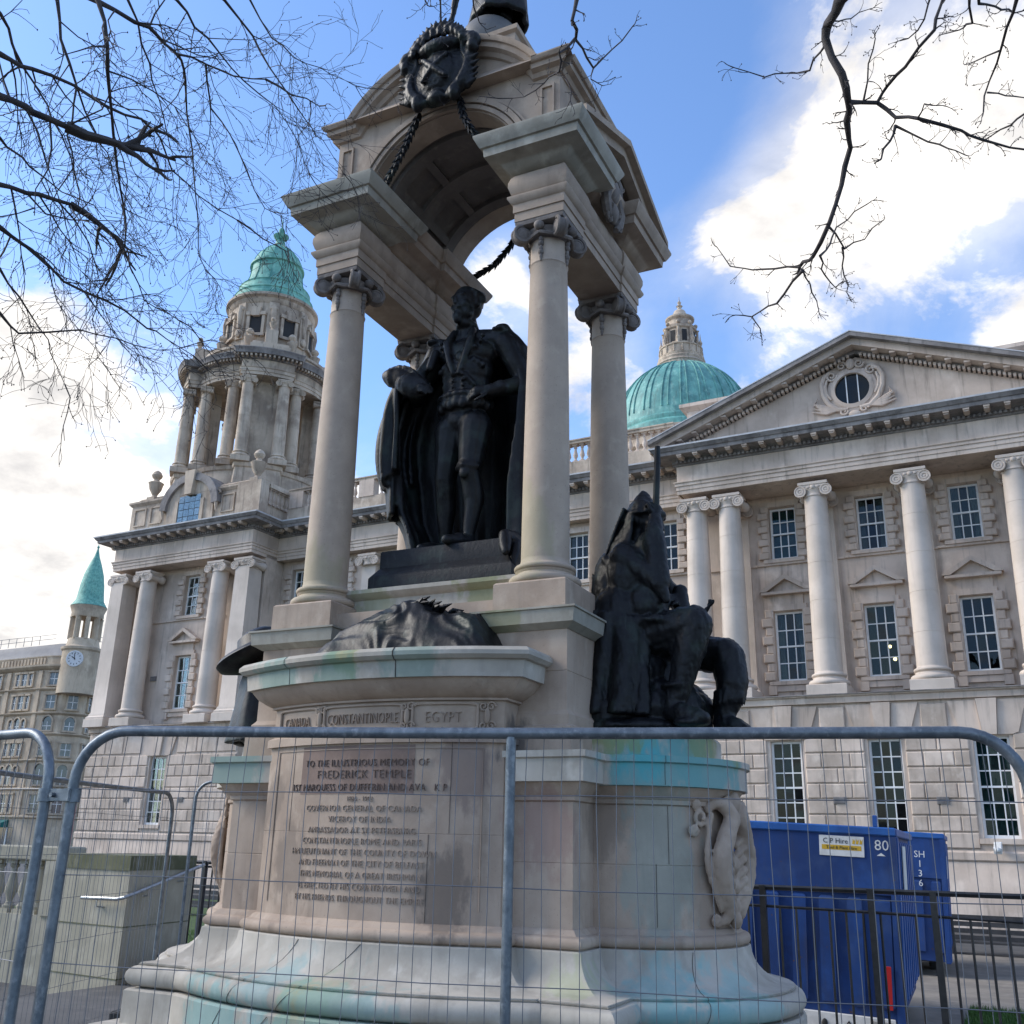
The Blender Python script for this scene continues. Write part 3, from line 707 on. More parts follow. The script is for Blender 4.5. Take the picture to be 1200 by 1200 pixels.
# --- corner tower: rotunda with paired columns on the diagonals
def ringpath(c,rad,res,n=96,hw=.30):
    P=[]
    for i in range(n):
        a=2*PI*i/n; d=min(abs(((a-(PI/4+k*PI/2)+PI)%(2*PI))-PI) for k in range(4))
        P.append((c[0]+(rad+(res if d<hw else 0))*math.cos(a),c[1]+(rad+(res if d<hw else 0))*math.sin(a)))
    return P
C=(PX,PY)
tw=MB().sweep(ringpath(C,3.55,.55),[(.25,16.6),(.25,18.9),(.1,18.95),(.05,19.8),(.12,19.85),(.16,20.05),(.0,20.1)]).build('corner_tower',M['towerstone'],hall,30)
MB().sweep([(PX-3.9,PY-3.9),(PX+3.9,PY-3.9),(PX+3.9,PY+3.9),(PX-3.9,PY+3.9)],[(0,16.5),(0,18.6),(.1,18.7),(0,18.8)]).build('tower_base',M['towerstone'],tw)
tsh=shaft(.33,.275,4.0,4); tsh.materials[0]=M['towerstone']; tcap=CAPM.copy(); tcap.materials[0]=M['towerstone']; tb=BASEM.copy(); tb.materials[0]=M['towerstone']
for k in range(4):
    a0=PI/4+k*PI/2
    for da,rr in ((-.235,3.95),(.235,3.95),(-.50,3.35),(.50,3.35)):
        x,y=PX+rr*math.cos(a0+da),PY+rr*math.sin(a0+da)
        place('tower_column',tsh,tw,(x,y,20.6),(0,0,a0+PI/2)); place('tower_capital',tcap,tw,(x,y,24.5),(0,0,a0+PI/2),.72); place('tower_column_base',tb,tw,(x,y,20.45),(0,0,a0+PI/2),.72)
    # solid pier wall between the pair
    mb=MB(); n=8; arc=[(PX+3.35*math.cos(a0-.30+.6*i/n),PY+3.35*math.sin(a0-.30+.6*i/n)) for i in range(n+1)]; arc2=[(PX+2.3*math.cos(a0+.36-.72*i/n),PY+2.3*math.sin(a0+.36-.72*i/n)) for i in range(n+1)]
    mb.sweep(arc+arc2,[(0,20.1),(0,25.0)]); mb.build('tower_pier',M['towerstone'],tw,30)
TE=[(-.05,24.95),(.02,24.95),(.02,25.12),(.06,25.13),(.06,25.3),(.10,25.34),(.0,25.36),(.0,25.80),(.08,25.84),(.12,25.98),(.40,26.0),(.42,26.14),(.50,26.26),(.50,26.3),(.0,26.42)]
te=MB().sweep(ringpath(C,3.55,.62,96,.38),TE[:8]).build('tower_entablature',M['towerstone'],tw,30)
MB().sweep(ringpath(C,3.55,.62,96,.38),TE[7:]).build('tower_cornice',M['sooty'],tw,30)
mb=MB(); P=ringpath(C,3.75,.62,120,.38)
for i in range(120):
    p=P[i]; a=2*PI*i/120; mb.M=Matrix.Translation((p[0],p[1],25.86))@Matrix.Rotation(a,4,'Z'); mb.box(-.15,.15,-.05,.05,0,.12)
tag(mb.build('tower_modillion_course',M['towerstone'],tw,0),kind='stuff')
MB().lathe([(3.35,26.4),(3.35,26.8),(3.45,26.85),(3.45,26.98),(2.3,27.0)],C,64).build('tower_parapet',M['towerstone'],tw)
for k in range(4):
    a0=PI/4+k*PI/2; mb=MB(); mb.M=Matrix.Translation((PX,PY,0))@Matrix.Rotation(a0,4,'Z')
    mb.box(2.9,4.1,-1.05,1.05,26.42,26.75); mb.box(2.9,3.95,-.95,.95,26.75,26.95)
    # concave buttress scroll down from the drum
    mb.prism([(2.1,26.9),(3.9,26.9),(3.9,27.75),(3.55,27.8),(3.1,27.75),(2.7,28.0),(2.45,28.7),(2.36,29.6),(2.1,29.6)],-.32,.32)
    mb.build('tower_buttress',M['towerstone'],tw,40)
    v=Vector((PX+3.95*math.cos(a0+.34),PY+3.95*math.sin(a0+.34),26.5))
    mb=MB(); p0=Vector((PX+3.0*math.cos(a0),PY+3.0*math.sin(a0)))
    urn(tw,PX+3.7*math.cos(a0),PY+3.7*math.sin(a0),27.75,.5)
    # semicircular lunette and swag between the buttresses
    for s in (-1,1): urn(tw,PX+2.75*math.cos(a0+s*.42),PY+2.75*math.sin(a0+s*.42),27.0,.8)
DR=[(2.35,26.5),(2.30,28.2),(2.28,30.2),(2.36,30.28),(2.42,30.5),(2.58,30.6),(2.58,30.75),(2.2,30.8)]
mb=MB(); n=64
mb.lathe(DR[:3],C,n); mb.build('tower_drum',M['towerstone'],tw)
MB().lathe(DR[2:],C,n).build('drum_cornice',M['towerstone'],tw)
for k in range(8):
    a0=k*PI/4+PI/8; mb=MB(); mb.M=Matrix.Translation((PX,PY,0))@Matrix.Rotation(a0,4,'Z')
    mb.box(2.2,2.315,-.34,.34,28.35,29.35); mb.build('drum_opening',M['dark'],tw)
    mb=MB(); mb.M=Matrix.Translation((PX,PY,0))@Matrix.Rotation(a0,4,'Z')
    mb.box(2.2,2.40,-.50,-.34,28.25,29.5); mb.box(2.2,2.40,.34,.50,28.25,29.5); mb.box(2.2,2.46,-.55,.55,29.36,29.56); mb.prism([(-.2,29.3),(.2,29.3),(.27,29.85),(-.27,29.85)],2.2,2.5,'x'); mb.box(2.2,2.44,-.55,.55,28.1,28.26)
    mb.build('drum_window_surround',M['towerstone'],tw)
    mb=MB(); a1=a0+PI/8; mb.M=Matrix.Translation((PX,PY,0))@Matrix.Rotation(a1,4,'Z')
    mb.box(2.2,2.42,-.26,.26,28.0,30.2); mb.tube([(2.44,0,30.0),(2.48,0,29.5),(2.46,0,29.0),(2.5,0,28.6)],[.12,.16,.12,.05],8); mb.ell((2.46,.12,29.8),(.08,.1,.1)); mb.ell((2.46,-.12,29.8),(.08,.1,.1)); mb.ell((2.5,0,28.3),(.12,.2,.24))
    mb.build('drum_pilaster',M['towerstone'],tw)
# copper cupola
cu=MB().lathe([(2.35,30.82),(2.34,31.0),(2.22,31.15),(2.20,31.3),(2.24,31.36),(2.08,31.55),(2.0,31.8),(1.98,31.9),(2.02,31.98),(1.86,32.05),(1.66,32.25),(1.52,32.7),(1.46,33.2),(1.45,33.5),(1.55,33.55),(1.55,33.66),(1.42,33.74),(1.33,34.05),(1.1,34.5),(.75,34.85),(.42,35.08),(.30,35.3),(.28,35.5)],C,48).build('copper_cupola',M['copper'],tw,30)
mb=MB()
for k in range(12):
    a=2*PI*k/12; mb.tube([(PX+r*math.cos(a),PY+r*math.sin(a),z) for r,z in ((1.88,32.06),(1.68,32.26),(1.54,32.7),(1.48,33.2),(1.47,33.5))],.025,5); mb.tube([(PX+r*math.cos(a),PY+r*math.sin(a),z) for r,z in ((1.43,33.75),(1.34,34.06),(1.12,34.5),(.77,34.86),(.44,35.1))],.025,5)
mb.build('cupola_seam',M['copper'],cu)
MB().lathe([(.24,35.5),(.2,35.62),(.40,35.8),(.46,35.92),(.30,36.02),(.12,36.12),(.18,36.28),(.16,36.4),(.03,36.55),(.02,37.2),(0,37.25)],C,16).build('cupola_finial',M['copper'],cu)
# --- main dome
D=(-26.1,80); DZ=-.9
MB().lathe([(6.6,16),(6.6,34.8),(6.9,35.0),(6.9,35.6),(7.2,36.0),(7.2,36.3),(6.4,36.4)],D,64).build('dome_drum',M['towerstone'],hall).location.z+=DZ
mb=MB(); prof=[(6.72,36.4),(6.7,36.95),(6.45,37.2),(6.52,37.4),(6.52,37.55),(6.38,37.7)]
for i in range(1,15):
    t_=i/14; prof.append((6.35*math.cos(t_*1.24),37.7+6.7*math.sin(t_*1.24)/math.sin(1.24)))
dm=mb.lathe(prof,D,72).build('copper_dome',M['copperd'],hall,30); dm.location.z+=DZ
mb=MB()
for k in range(24):
    a=2*PI*(k+.3)/24
    for da in (-.045,.045):
        pts=[((D[0]+(r+.03)*math.cos(a+da*(1 if r>3 else 1)),D[1]+(r+.03)*math.sin(a+da),z+.02)) for r,z in prof[6:]]
        mb.tube(pts,.06,5)
mb.build('dome_rib',M['copperd'],dm)
la=MB().lathe([(2.3,43.3),(2.25,43.9),(2.32,44.0),(2.15,44.25),(2.2,44.45),(2.05,44.6),(2.1,44.8),(1.9,44.85),(1.9,45.6),(2.0,45.65),(2.0,45.75),(1.7,45.8),(1.5,45.95),(1.42,46.2),(1.36,47.5),(1.5,47.62),(1.52,47.85),(1.25,47.95),(1.1,48.3),(1.12,48.6),(1.32,48.8),(1.34,48.95),(.85,49.1),(.66,49.5),(.5,49.85),(.2,50.05),(.18,50.3),(.3,50.4),(.12,50.55),(.18,50.8),(.04,51.0),(.02,51.4),(0,51.45)],D,32).build('dome_lantern',M['towerstone'],hall)
mb=MB()
for k in range(16):
    a=2*PI*k/16; p=(D[0]+1.95*math.cos(a),D[1]+1.95*math.sin(a)); mb.lathe([(.09,44.9),(.05,45.1),(.1,45.3),(.06,45.6)],p,6)
for k in range(8):
    a=2*PI*k/8+.2; c_,s_=math.cos(a),math.sin(a)
    mb.lathe([(.14,46.0),(.12,47.5),(.2,47.6)],(D[0]+1.55*c_,D[1]+1.55*s_),8); mb.lathe([(.16,45.7),(.1,46.0),(.2,46.3),(.08,46.6),(.04,47.0),(0,47.4)],(D[0]+1.8*c_,D[1]+1.8*s_),8); mb.ell((D[0]+1.42*c_,D[1]+1.42*s_,48.1),.2,n=8,m=6)
la.location.z+=DZ*.25; mb.build('lantern_ornament',M['towerstone'],la)
mb=MB()
for k in range(8):
    a=2*PI*k/8+.2+PI/8; mb.M=Matrix.Translation((D[0],D[1],0))@Matrix.Rotation(a,4,'Z'); mb.box(1.2,1.43,-.22,.22,46.15,47.3)
mb.build('lantern_opening',M['dark'],la)
# security cameras on the facade
for x,y,z in ((-31.75,34.0,7.5),(-2.0,34.35,2.35)):
    mb=MB(); mb.box(x-.06,x+.06,y,y+.25,z,z+.14); mb.M=Matrix.Translation((x,y-.15,z+.02))@Matrix.Rotation(.35,4,'X'); mb.box(-.11,.11,-.35,.2,-.09,.1,.02); mb.M=None
    mb.ell((x,y-.5,z-.06),.08,n=10,m=6); mb.build('security_camera',M['plate'],hall)

# ------------------------------------------------------------------ far corner building with turret
FR=thing('corner_building','far sandstone corner block with green turret dome, clock and teal shop awning','building',Matrix.Rotation(BR,4,'Z')@Vector((-156,122,0)),BR)
ORG[FR.name]=Vector((-156,122,0))
A=[(-215,120),(-160,120),(-156,121.2),(-154,124.5)]; e2=Vector((-154,124.5))+Vector((-.42,.91))*60
path=A+[(e2.x,e2.y)]; body=path+[(-215,e2.y)]
lev=[0,4.8,9.6,14.4,19.0,22.6,26.9,30.9]
PR=[(0,0),(0,4.6),(.5,4.8),(.5,5.1),(0,5.2)]
for z in lev[2:]:
    PR+=[(0,z-.35),(.35,z-.2),(.55,z),(.55,z+.12),(0,z+.25)]
PR[-4:]=[(0,30.3),(.5,30.5),(.9,30.9),(.9,31.2),(0,31.3),(0,32.6),(.1,32.7),(.1,32.9),(-.4,33)]
fw_=MB().sweep(body,PR).build('wall',M['farstone'],FR,25)
MB().sweep(body,[(-.8,32.4),(-2.6,35.6),(-9,36.3)]).build('roof',M['slate'],FR,25)
mb=MB()
P=[Vector(p) for p in path]
def along(i,dist): d=(P[i+1]-P[i]).normalized(); return P[i]+d*dist,d
rail=MB(); 
for i in (0,3):
    ln=(P[i+1]-P[i]).length; a,d=along(i,0)
    for k in range(int(ln/2.2)):
        q=a+d*(k*2.2); rail.tube([(q.x,q.y+1,35.3),(q.x,q.y+1,37.0)],.05,4)
    b=a+d*ln; rail.tube([(a.x,a.y+1,37.0),(b.x,b.y+1,37.0)],.05,4); rail.tube([(a.x,a.y+1,36.2),(b.x,b.y+1,36.2)],.05,4)
rail.build('roof_railing',M['slate'],FR)
par=MB()
for i in (0,3):
    ln=(P[i+1]-P[i]).length
    for k in range(int(ln/.9)):
        q,d=along(i,.45+k*.9); an=math.atan2(d.y,d.x); par.M=Matrix.Translation((q.x,q.y,31.4))@Matrix.Rotation(an,4,'Z'); par.box(-.24,.24,-.16,.1,0,1.1)
tag(par.build('parapet_baluster_course',M['fartrim'],FR,0),kind='stuff')
_fc={}
def farwin(i,dist,z,w,h,arch=False):
    q,d=along(i,dist); an=math.atan2(d.y,d.x); k=(w,h,arch)
    if k not in _fc:
        m1=MB(); t_=.28
        m1.box(-w/2-t_,-w/2,-.28,.05,0,h); m1.box(w/2,w/2+t_,-.28,.05,0,h); m1.box(-w/2-t_-.1,w/2+t_+.1,-.4,.05,-.3,0)
        if arch:
            n=8
            for j in range(n):
                a,b=PI*j/n,PI*(j+1)/n; m1.prism([((w/2)*math.cos(a),h+(w/2)*math.sin(a)),((w/2+t_)*math.cos(a),h+(w/2+t_)*math.sin(a)),((w/2+t_)*math.cos(b),h+(w/2+t_)*math.sin(b)),((w/2)*math.cos(b),h+(w/2)*math.sin(b))],-.3,.05)
        else: m1.box(-w/2-t_-.1,w/2+t_+.1,-.4,.05,h,h+.3)
        m2=MB(); m2.box(-.05,.05,-.09,-.03,0,h); m2.box(-w/2,w/2,-.09,-.03,h*.5-.05,h*.5+.05)
        for s in (-1,1): m2.box(s*w/2-.06 if s>0 else -w/2,s*w/2 if s>0 else -w/2+.06,-.1,-.03,0,h)
        m3=MB(); m3.box(-w/2,w/2,-.05,-.02,0,h+(w*.5 if arch else 0)) if not arch else m3.prism([(-w/2,0),(w/2,0)]+[((w/2)*math.cos(PI*j/8),h+(w/2)*math.sin(PI*j/8)) for j in range(9)],-.05,-.02)
        _fc[k]=(m1.mesh('window',M['fartrim'],0),m2.mesh('sash',M['white'],0),m3.mesh('pane',M['fglass'],0))
    a,b,c=_fc[k]; o=place('window',a,fw_ if False else FR,(q.x,q.y,z),(0,0,an)); ORG[o.name]=Vector((0,0,0)); place('sash',b,o,(0,0,0)); place('pane',c,o,(0,0,0))
M['fglass']=mat('far_window_glass',[(.035,.045,.055),(.09,.10,.11)],.08,.5,spec=.8)
ln0=(P[1]-P[0]).length
for fl,(z,h,ar) in enumerate(((5.6,3.0,False),(10.3,2.6,True),(15.2,2.2,False),(19.6,1.5,True),(23.4,2.4,False),(27.6,2.2,False))):
    for k in range(4):
        c0=ln0-5.2-k*8.6
        for dx,w in ((-1.75,1.0),(0,1.5),(1.75,1.0)): farwin(0,c0+dx,z,w,h,ar)
    farwin(1,2.1,z,1.9,h,ar); farwin(2,1.9,z,1.7,h,ar)
    for k in range(9): farwin(3,1.8+k*2.6,z,1.3,h,ar)
pil=MB()
for k in range(5):
    q,d=along(0,ln0-.9-k*8.6 if k else ln0-.9); pil.box(q.x-.5,q.x+.5,q.y-.3,q.y+.1,5.2,30.2)
pil.build('wall_pier',M['fartrim'],FR)
# shopfront
mb=MB(); mb.prism([(119.9,4.4),(117.6,3.5),(117.6,3.1),(119.9,3.1)],-205,-163,'x'); mb.build('awning',M['teal'],FR)
MB().box(-206,-161.5,119.93,119.985,.4,3.1).build('shop_window',M['fglass'],FR)
mb=MB(); 
for x in range(-205,-161,3): mb.box(x-.12,x+.12,119.8,119.98,0,3.1)
mb.build('shop_mullion',M['white'],FR)
# turret
TC=(-155.2,123.2)
tu=MB().lathe([(3.3,26),(3.3,33.6),(3.6,33.9),(3.65,34.3),(2.95,34.6),(2.75,35.4),(2.65,36.0)],TC,24).build('turret',M['farstone'],FR)
mb=MB()
for k in range(8):
    a=2*PI*k/8+.2; mb.M=Matrix.Translation((TC[0],TC[1],0))@Matrix.Rotation(a,4,'Z'); mb.box(1.9,2.6,-.38,.38,35.9,40.2); mb.lathe([(.26,35.9),(.22,39.6),(.33,40.0)],(2.62,0),8); mb.M=None
mb.build('turret_pier',M['farstone'],tu)
MB().lathe([(2.7,40.0),(2.85,40.3),(2.8,40.9),(3.05,41.6),(3.2,42.0),(2.9,42.2)],TC,24).build('turret_cornice',M['fartrim'],tu)
MB().lathe([(3.2,42.1),(3.0,42.4),(2.45,43.3),(2.28,44.5),(2.1,46.2),(1.75,48.2),(1.12,50.2),(.5,51.8),(.25,52.8),(.12,53.4),(.25,53.7),(.06,54.0),(.04,55.6),(0,55.7)],TC,24).build('turret_dome',M['copper'],tu)
ca=math.atan2(-TC[1],-TC[0])   # clock on the corner face
dcl=Vector((.55,-.83)).normalized(); q=Vector(TC)+dcl*3.32; an=math.atan2(dcl.x,-dcl.y)
ck=MB(); ck.M=Matrix.Translation((q.x,q.y,32.0))@Matrix.Rotation(an,4,'Z')@Matrix.Rotation(PI/2,4,'X')
ck.lathe([(1.45,-.3),(1.45,.12),(1.25,.16),(1.2,.05),(0,.05)],n=28); co=ck.build('clock',M['clock'],tu)
h=MB(); h.M=ck.M
for k in range(12):
    a=k*PI/6; h.M=ck.M@Matrix.Rotation(a,4,'Z'); h.box(-.05,.05,.88,1.12,.06,.075)
h.M=ck.M@Matrix.Rotation(R(55),4,'Z'); h.box(-.07,.07,-.2,.65,.08,.10); h.M=ck.M@Matrix.Rotation(R(5),4,'Z'); h.box(-.05,.05,-.2,.95,.105,.12)
h.build('clock_hand',M['ink'],co)
# banner on a pole in front of it
bn=thing('banner_pole','slim street pole with a pink and red hanging banner','banner',(-54.3,47.4,0))
ORG[bn.name]=Vector((-54.3,47.4,0))
MB().tube([(-54.3,47.4,0),(-54.3,47.4,4.8)],.07,8).build('pole',M['blackmetal'],bn)
MB().box(-54.15,-53.72,47.38,47.41,1.5,4.4).build('banner_cloth',M['banner'],bn)

# ------------------------------------------------------------------ monument (u right, v back, z up, from its centre)
MC=Vector((-4.343,7.951,.5)); HW,HD=1.0932,.7508
TEAL=(.14,.33,.33); GRN=(.24,.26,.08); BRN=(.16,.125,.10); DK=(.10,.088,.08)
def G(u,v,z): return (MC.x+u,MC.y+v,z)
def sp(u,v,z,r,c,s=.75,hs=1.0): return (*G(u,v,z),r,c,s,hs)
STN=[(.43,.335,.26),(.32,.242,.184),(.475,.382,.302)]
M['mon']=mat('memorial_limestone',STN,.85,1.6,8,speck=.45,bump=.18,bscale=26,streak=.4,extra=spots([
  sp(.78,-1.42,2.62,.20,(.19,.14,.12),.7,1.3),sp(.66,-1.5,1.75,.17,BRN,.75,1.9),sp(-.72,-1.5,1.95,.22,BRN,.6,1.6),sp(-.95,-1.4,2.35,.14,BRN,.6,2),sp(1.3,-1.2,2.2,.22,(.30,.19,.16),.6,1.4),sp(1.6,-.75,2.25,.18,BRN,.5,1.4),
  sp(2.0,-.65,2.1,.28,(.20,.33,.31),.35,2.2),sp(1.05,-1.2,2.75,.14,DK,.8,1.4)]))
M['monup']=mat('memorial_canopy_stone',[(.40,.315,.243),(.29,.224,.172),(.455,.366,.286)],.85,1.8,8,speck=.4,bump=.15,bscale=26,streak=.3)
M['soot']=mat('sooty_vault_stone',[(.15,.13,.115),(.11,.096,.086),(.19,.165,.146)],.9,2.5,8,bump=.15,bscale=22)  # vault and rib stone coloured darker to carry the shade under the canopy
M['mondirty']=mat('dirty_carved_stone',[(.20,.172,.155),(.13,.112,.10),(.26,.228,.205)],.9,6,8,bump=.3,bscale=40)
M['monshaft']=mat('granite_shaft',[(.44,.35,.272),(.38,.302,.236),(.475,.385,.30)],.8,3,9,speck=.6,bump=.12,bscale=70,streak=.12,extra=spots([
  sp(-HW,-HD-.15,4.35,.22,(.28,.28,.13),.3,1.6),sp(HW-.15,-HD-.1,4.4,.25,(.30,.29,.15),.35,2.2)]))
M['monteal']=mat('copper_stained_stone',[(.46,.42,.36),(.35,.318,.268),(.51,.475,.415)],.85,2.2,8,bump=.18,bscale=26,streak=.3,extra=spots([
  sp(2.0,-.8,2.7,.38,TEAL,.85,1),sp(1.9,-.75,2.75,.2,(.07,.36,.39),.8,1),sp(2.35,-.5,2.72,.34,TEAL,.85,1),sp(-1.5,-1.3,2.65,.35,(.20,.30,.26),.75,1),sp(2.3,-.25,2.9,.2,GRN,.6,1),sp(1.7,-.8,2.95,.25,GRN,.7,.8),
  sp(-.45,-1.9,1.25,.26,(.20,.37,.38),.5,1.2),sp(.05,-2.0,1.15,.26,(.38,.34,.16),.38,1.3),sp(-.1,-2.0,1.05,.22,(.30,.36,.15),.3,.8),sp(-1.0,-2.0,.85,.4,TEAL,.6,1),sp(.2,-2.1,.8,.5,TEAL,.5,1),sp(2.1,-1.0,1.25,.3,(.13,.36,.38),.5,1.2),sp(2.6,-.7,1.15,.35,(.22,.45,.45),.5,1),sp(1.6,-1.3,1.2,.2,(.35,.40,.20),.4,1),sp(2.4,-1.0,.85,.4,TEAL,.6,1),
  sp(-.1,-1.8,3.42,.16,GRN,.6,1),sp(-.2,-1.75,3.3,.22,(.12,.25,.20),.6,1),sp(-.8,-1.6,3.3,.25,(.12,.27,.23),.55,1),sp(.5,-1.75,3.32,.22,(.14,.26,.22),.5,1),sp(.5,-.7,4.1,.25,(.19,.22,.08),.6,1),sp(-.6,-.7,4.1,.2,(.20,.23,.10),.5,1)]))
M['mongreen']=mat('algae_stained_cap',[(.36,.335,.28),(.27,.25,.205),(.41,.385,.325)],.85,2.4,8,bump=.18,bscale=26,streak=.35,extra=spots([sp(HW-.2,-HD-.4,3.75,.2,(.2,.21,.08),.5,1),sp(-HW+.3,-HD-.1,3.95,.2,(.17,.22,.03),.8,1)]))
mon=thing('memorial_monument','tall pale stone memorial canopy on four columns over a stained inscribed pedestal','monument',MC)
ORG[mon.name]=Vector((0,0,.5))
def rect(a,b,c=None,d=None):
    if c is None: return [(-a,-b),(a,-b),(a,b),(-a,b)]
    return [(a,c),(b,c),(b,d),(a,d)]
def bow(u,v0,sag,n=18):
    # closed outline: bowed front between -u and u, corners at v0, flat back at v=0
    P=[]
    Rr=(u*u+sag*sag)/(2*sag); cy_=v0-sag+Rr; a=math.asin(u/Rr)
    for i in range(n+1): t_=-a+2*a*i/n; P.append((Rr*math.sin(t_),cy_-Rr*math.cos(t_)))
    return P+[(u,0),(-u,0)],Rr,cy_
BOW,BR_,BCY=bow(1.05,-1.33,.22)
RBOW=[(-p[0],-p[1]) for p in BOW]
circ=lambda c,r,n=40:[(c+r*math.cos(2*PI*i/n),r*math.sin(2*PI*i/n)) for i in range(n)]
PIER=rect(HW+.43,HD+.43); DRUMS=[circ(1.523,.80),circ(-1.523,.80)]
def cove(z0,z1,o0,o1,n=8):
    # concave flare from (o0,z0) low-wide to (o1,z1) high-narrow
    return [(o1+(o0-o1)*(1-math.sin(i/n*PI/2)),z0+(z1-z0)*(1-math.cos(i/n*PI/2))) for i in range(n+1)]
def torus(zc,r,o,n=8): return [(o+r*math.cos(-PI/2+PI*i/n),zc+r*math.sin(-PI/2+PI*i/n)) for i in range(n+1)]
def courses(nm,outs,prof,mt):
    for k,(o_,dz) in enumerate(outs): MB().sweep(o_,[(a,z+dz) for a,z in prof]).build(nm,M[mt],mon,30)
outs=[(PIER,0),(BOW,.003),(RBOW,.003),(DRUMS[0],-.003),(DRUMS[1],-.003)]
courses('base_step',outs,[(.64,.5),(.64,.74),(.62,.76)],'monteal')
courses('base_block',outs,[(.47,.76),(.47,.985),(.45,1.0)],'monteal')
courses('base_torus',outs,[(.38,1.0)]+torus(1.085,.075,.40)+[(.41,1.17)],'monteal')
courses('base_cove',outs,[(.40,1.172)]+cove(1.18,1.43,.40,.10)+[(.09,1.44)],'monteal')
courses('die_torus',outs,[(.06,1.44)]+torus(1.485,.04,.06)+[(.045,1.53),(.02,1.56),(0,1.57)],'mon')
lo=[(PIER,0),(DRUMS[0],-.003),(DRUMS[1],-.003)]
courses('pedestal_die',lo,[(0,1.57),(0,1.985),(-.004,1.99),(0,1.995),(0,2.40)],'mon')
courses('pedestal_bed_mould',lo,[(0,2.40),(.02,2.41),(.02,2.44),(.035,2.45),(.06,2.49),(.09,2.53)],'mon')
courses('pedestal_cornice',lo,[(.09,2.53),(.13,2.535),(.13,2.69),(.155,2.70),(.155,2.745),(-.1,2.77)],'monteal')
courses('drum_step',[(circ(1.523,.74),0),(circ(-1.523,.74),0)],[(.0,2.74),(.0,2.90),(-.02,2.925)],'monteal')
courses('upper_step',[(rect(HW+.37,HD+.37),0)],[(.03,2.74),(.03,2.93),(0,2.95)],'mon')
# bow: inscription die, frieze, cornice
courses('bow_die',[(BOW,0),(RBOW,0)],[(0,1.57),(0,2.16),(-.003,2.164),(0,2.168),(0,2.80)],'mon')
courses('bow_frieze',[(BOW,0),(RBOW,0)],[(.03,2.80),(.03,2.86),(-.01,2.88),(-.01,3.10),(.02,3.105),(.02,3.12)],'mon')
courses('bow_ovolo',[(BOW,0),(RBOW,0)],[(.02,3.12),(.06,3.14),(.12,3.18),(.16,3.23),(.17,3.25)],'mon')
courses('bow_cornice',[(BOW,0),(RBOW,0)],[(.20,3.25),(.21,3.37),(.24,3.375),(.27,3.40),(.27,3.43),(.24,3.46),(.1,3.48)],'monteal')
# inscription, cut letters following the bow
def txt(s,size,depth=.01,sp_=1.0,off_=0.0):
    cu_=bpy.data.curves.new('t','FONT'); cu_.body=s; cu_.size=size; cu_.align_x='CENTER'; cu_.extrude=depth; cu_.space_character=sp_; cu_.offset=off_; cu_.resolution_u=2
    o=bpy.data.objects.new('t',cu_); COL.objects.link(o); dg=bpy.context.evaluated_depsgraph_get(); dg.update()
    me=bpy.data.meshes.new_from_object(o.evaluated_get(dg)); bpy.data.objects.remove(o); return me
def bowtext(s,u,z,size,name,mt,proud=0.0,depth=.007,sx=1.0,off=0):
    me=txt(s,size,depth,1.06,-size*.022)
    for v in me.vertices:
        x,y,d=v.co.x*sx+u,v.co.y,v.co.z; a=x/BR_; rr=BR_+off+d+proud
        v.co=(rr*math.sin(a),BCY-rr*math.cos(a),z+y)
    return mesh_obj(name,me,mt,mon)
M['letter']=mat('cut_letter_stone',[(.145,.10,.08),(.115,.08,.065)],.9,6)
M['letterp']=mat('pale_letter_stone',[(.36,.28,.22),(.315,.243,.19)],.9,6)
lines=[('TO THE ILLUSTRIOUS MEMORY OF', 2.635, 0.074, 0.92, 0), ('FREDERICK TEMPLE', 2.548, 0.088, 1.05, 0), ('1ST MARQUESS OF DUFFERIN AND AVA   K P', 2.458, 0.076, 0.86, 0), ('1826 - 1902', 2.385, 0.05, 0.9, 1), ('GOVERNOR GENERAL OF CANADA', 2.312, 0.064, 0.95, 1), ('VICEROY OF INDIA', 2.235, 0.064, 0.95, 1), ('AMBASSADOR AT ST PETERSBURG', 2.158, 0.064, 0.92, 1), ('CONSTANTINOPLE ROME AND PARIS', 2.082, 0.064, 0.92, 1), ('HM LIEUTENANT OF THE COUNTY OF DOWN', 2.006, 0.064, 0.9, 1), ('AND FREEMAN OF THE CITY OF BELFAST', 1.93, 0.064, 0.88, 1), ('THIS MEMORIAL OF A GREAT IRISHMAN', 1.85, 0.064, 0.88, 1), ('IS ERECTED BY HIS COUNTRYMEN AND', 1.77, 0.064, 0.88, 1), ('BY HIS FRIENDS THROUGHOUT THE EMPIRE', 1.69, 0.064, 0.84, 1)]
M['redslab']=mat('reddish_stone_slab',[(.235,.165,.135),(.18,.125,.10),(.27,.195,.16)],.85,3,9,bump=.2,bscale=30)
def bowslab(u0,u1,z0,z1,o,mt,nm):
    vs=[];fs=[];n=14
    for i in range(n+1):
        u=u0+(u1-u0)*i/n; a=u/BR_
        for z in (z0,z1):
            for rr in (BR_-.01,BR_+o): vs.append((rr*math.sin(a),BCY-rr*math.cos(a),z))
    for i in range(n):
        b=i*4; c=b+4
        fs+=[(b+1,c+1,c+3,b+3),(b,b+1,b+3,b+2)[::-1] if i==0 else (b+2,b+3,c+3,c+2),(b+2,b+3,c+3,c+2),(b,c,c+1,b+1)]
    mb=MB(); mb.add(vs,fs); return mb.build(nm,M[mt],mon,20)
bowslab(-.62,.42,2.435,2.785,.002,'redslab','inscription_slab')
for s,z,sz,sx,p in lines: bowtext(s,-.02,z,sz,'inscription_line',M['letterp'] if p else M['letter'],.001 if p else .003,.006,sx)
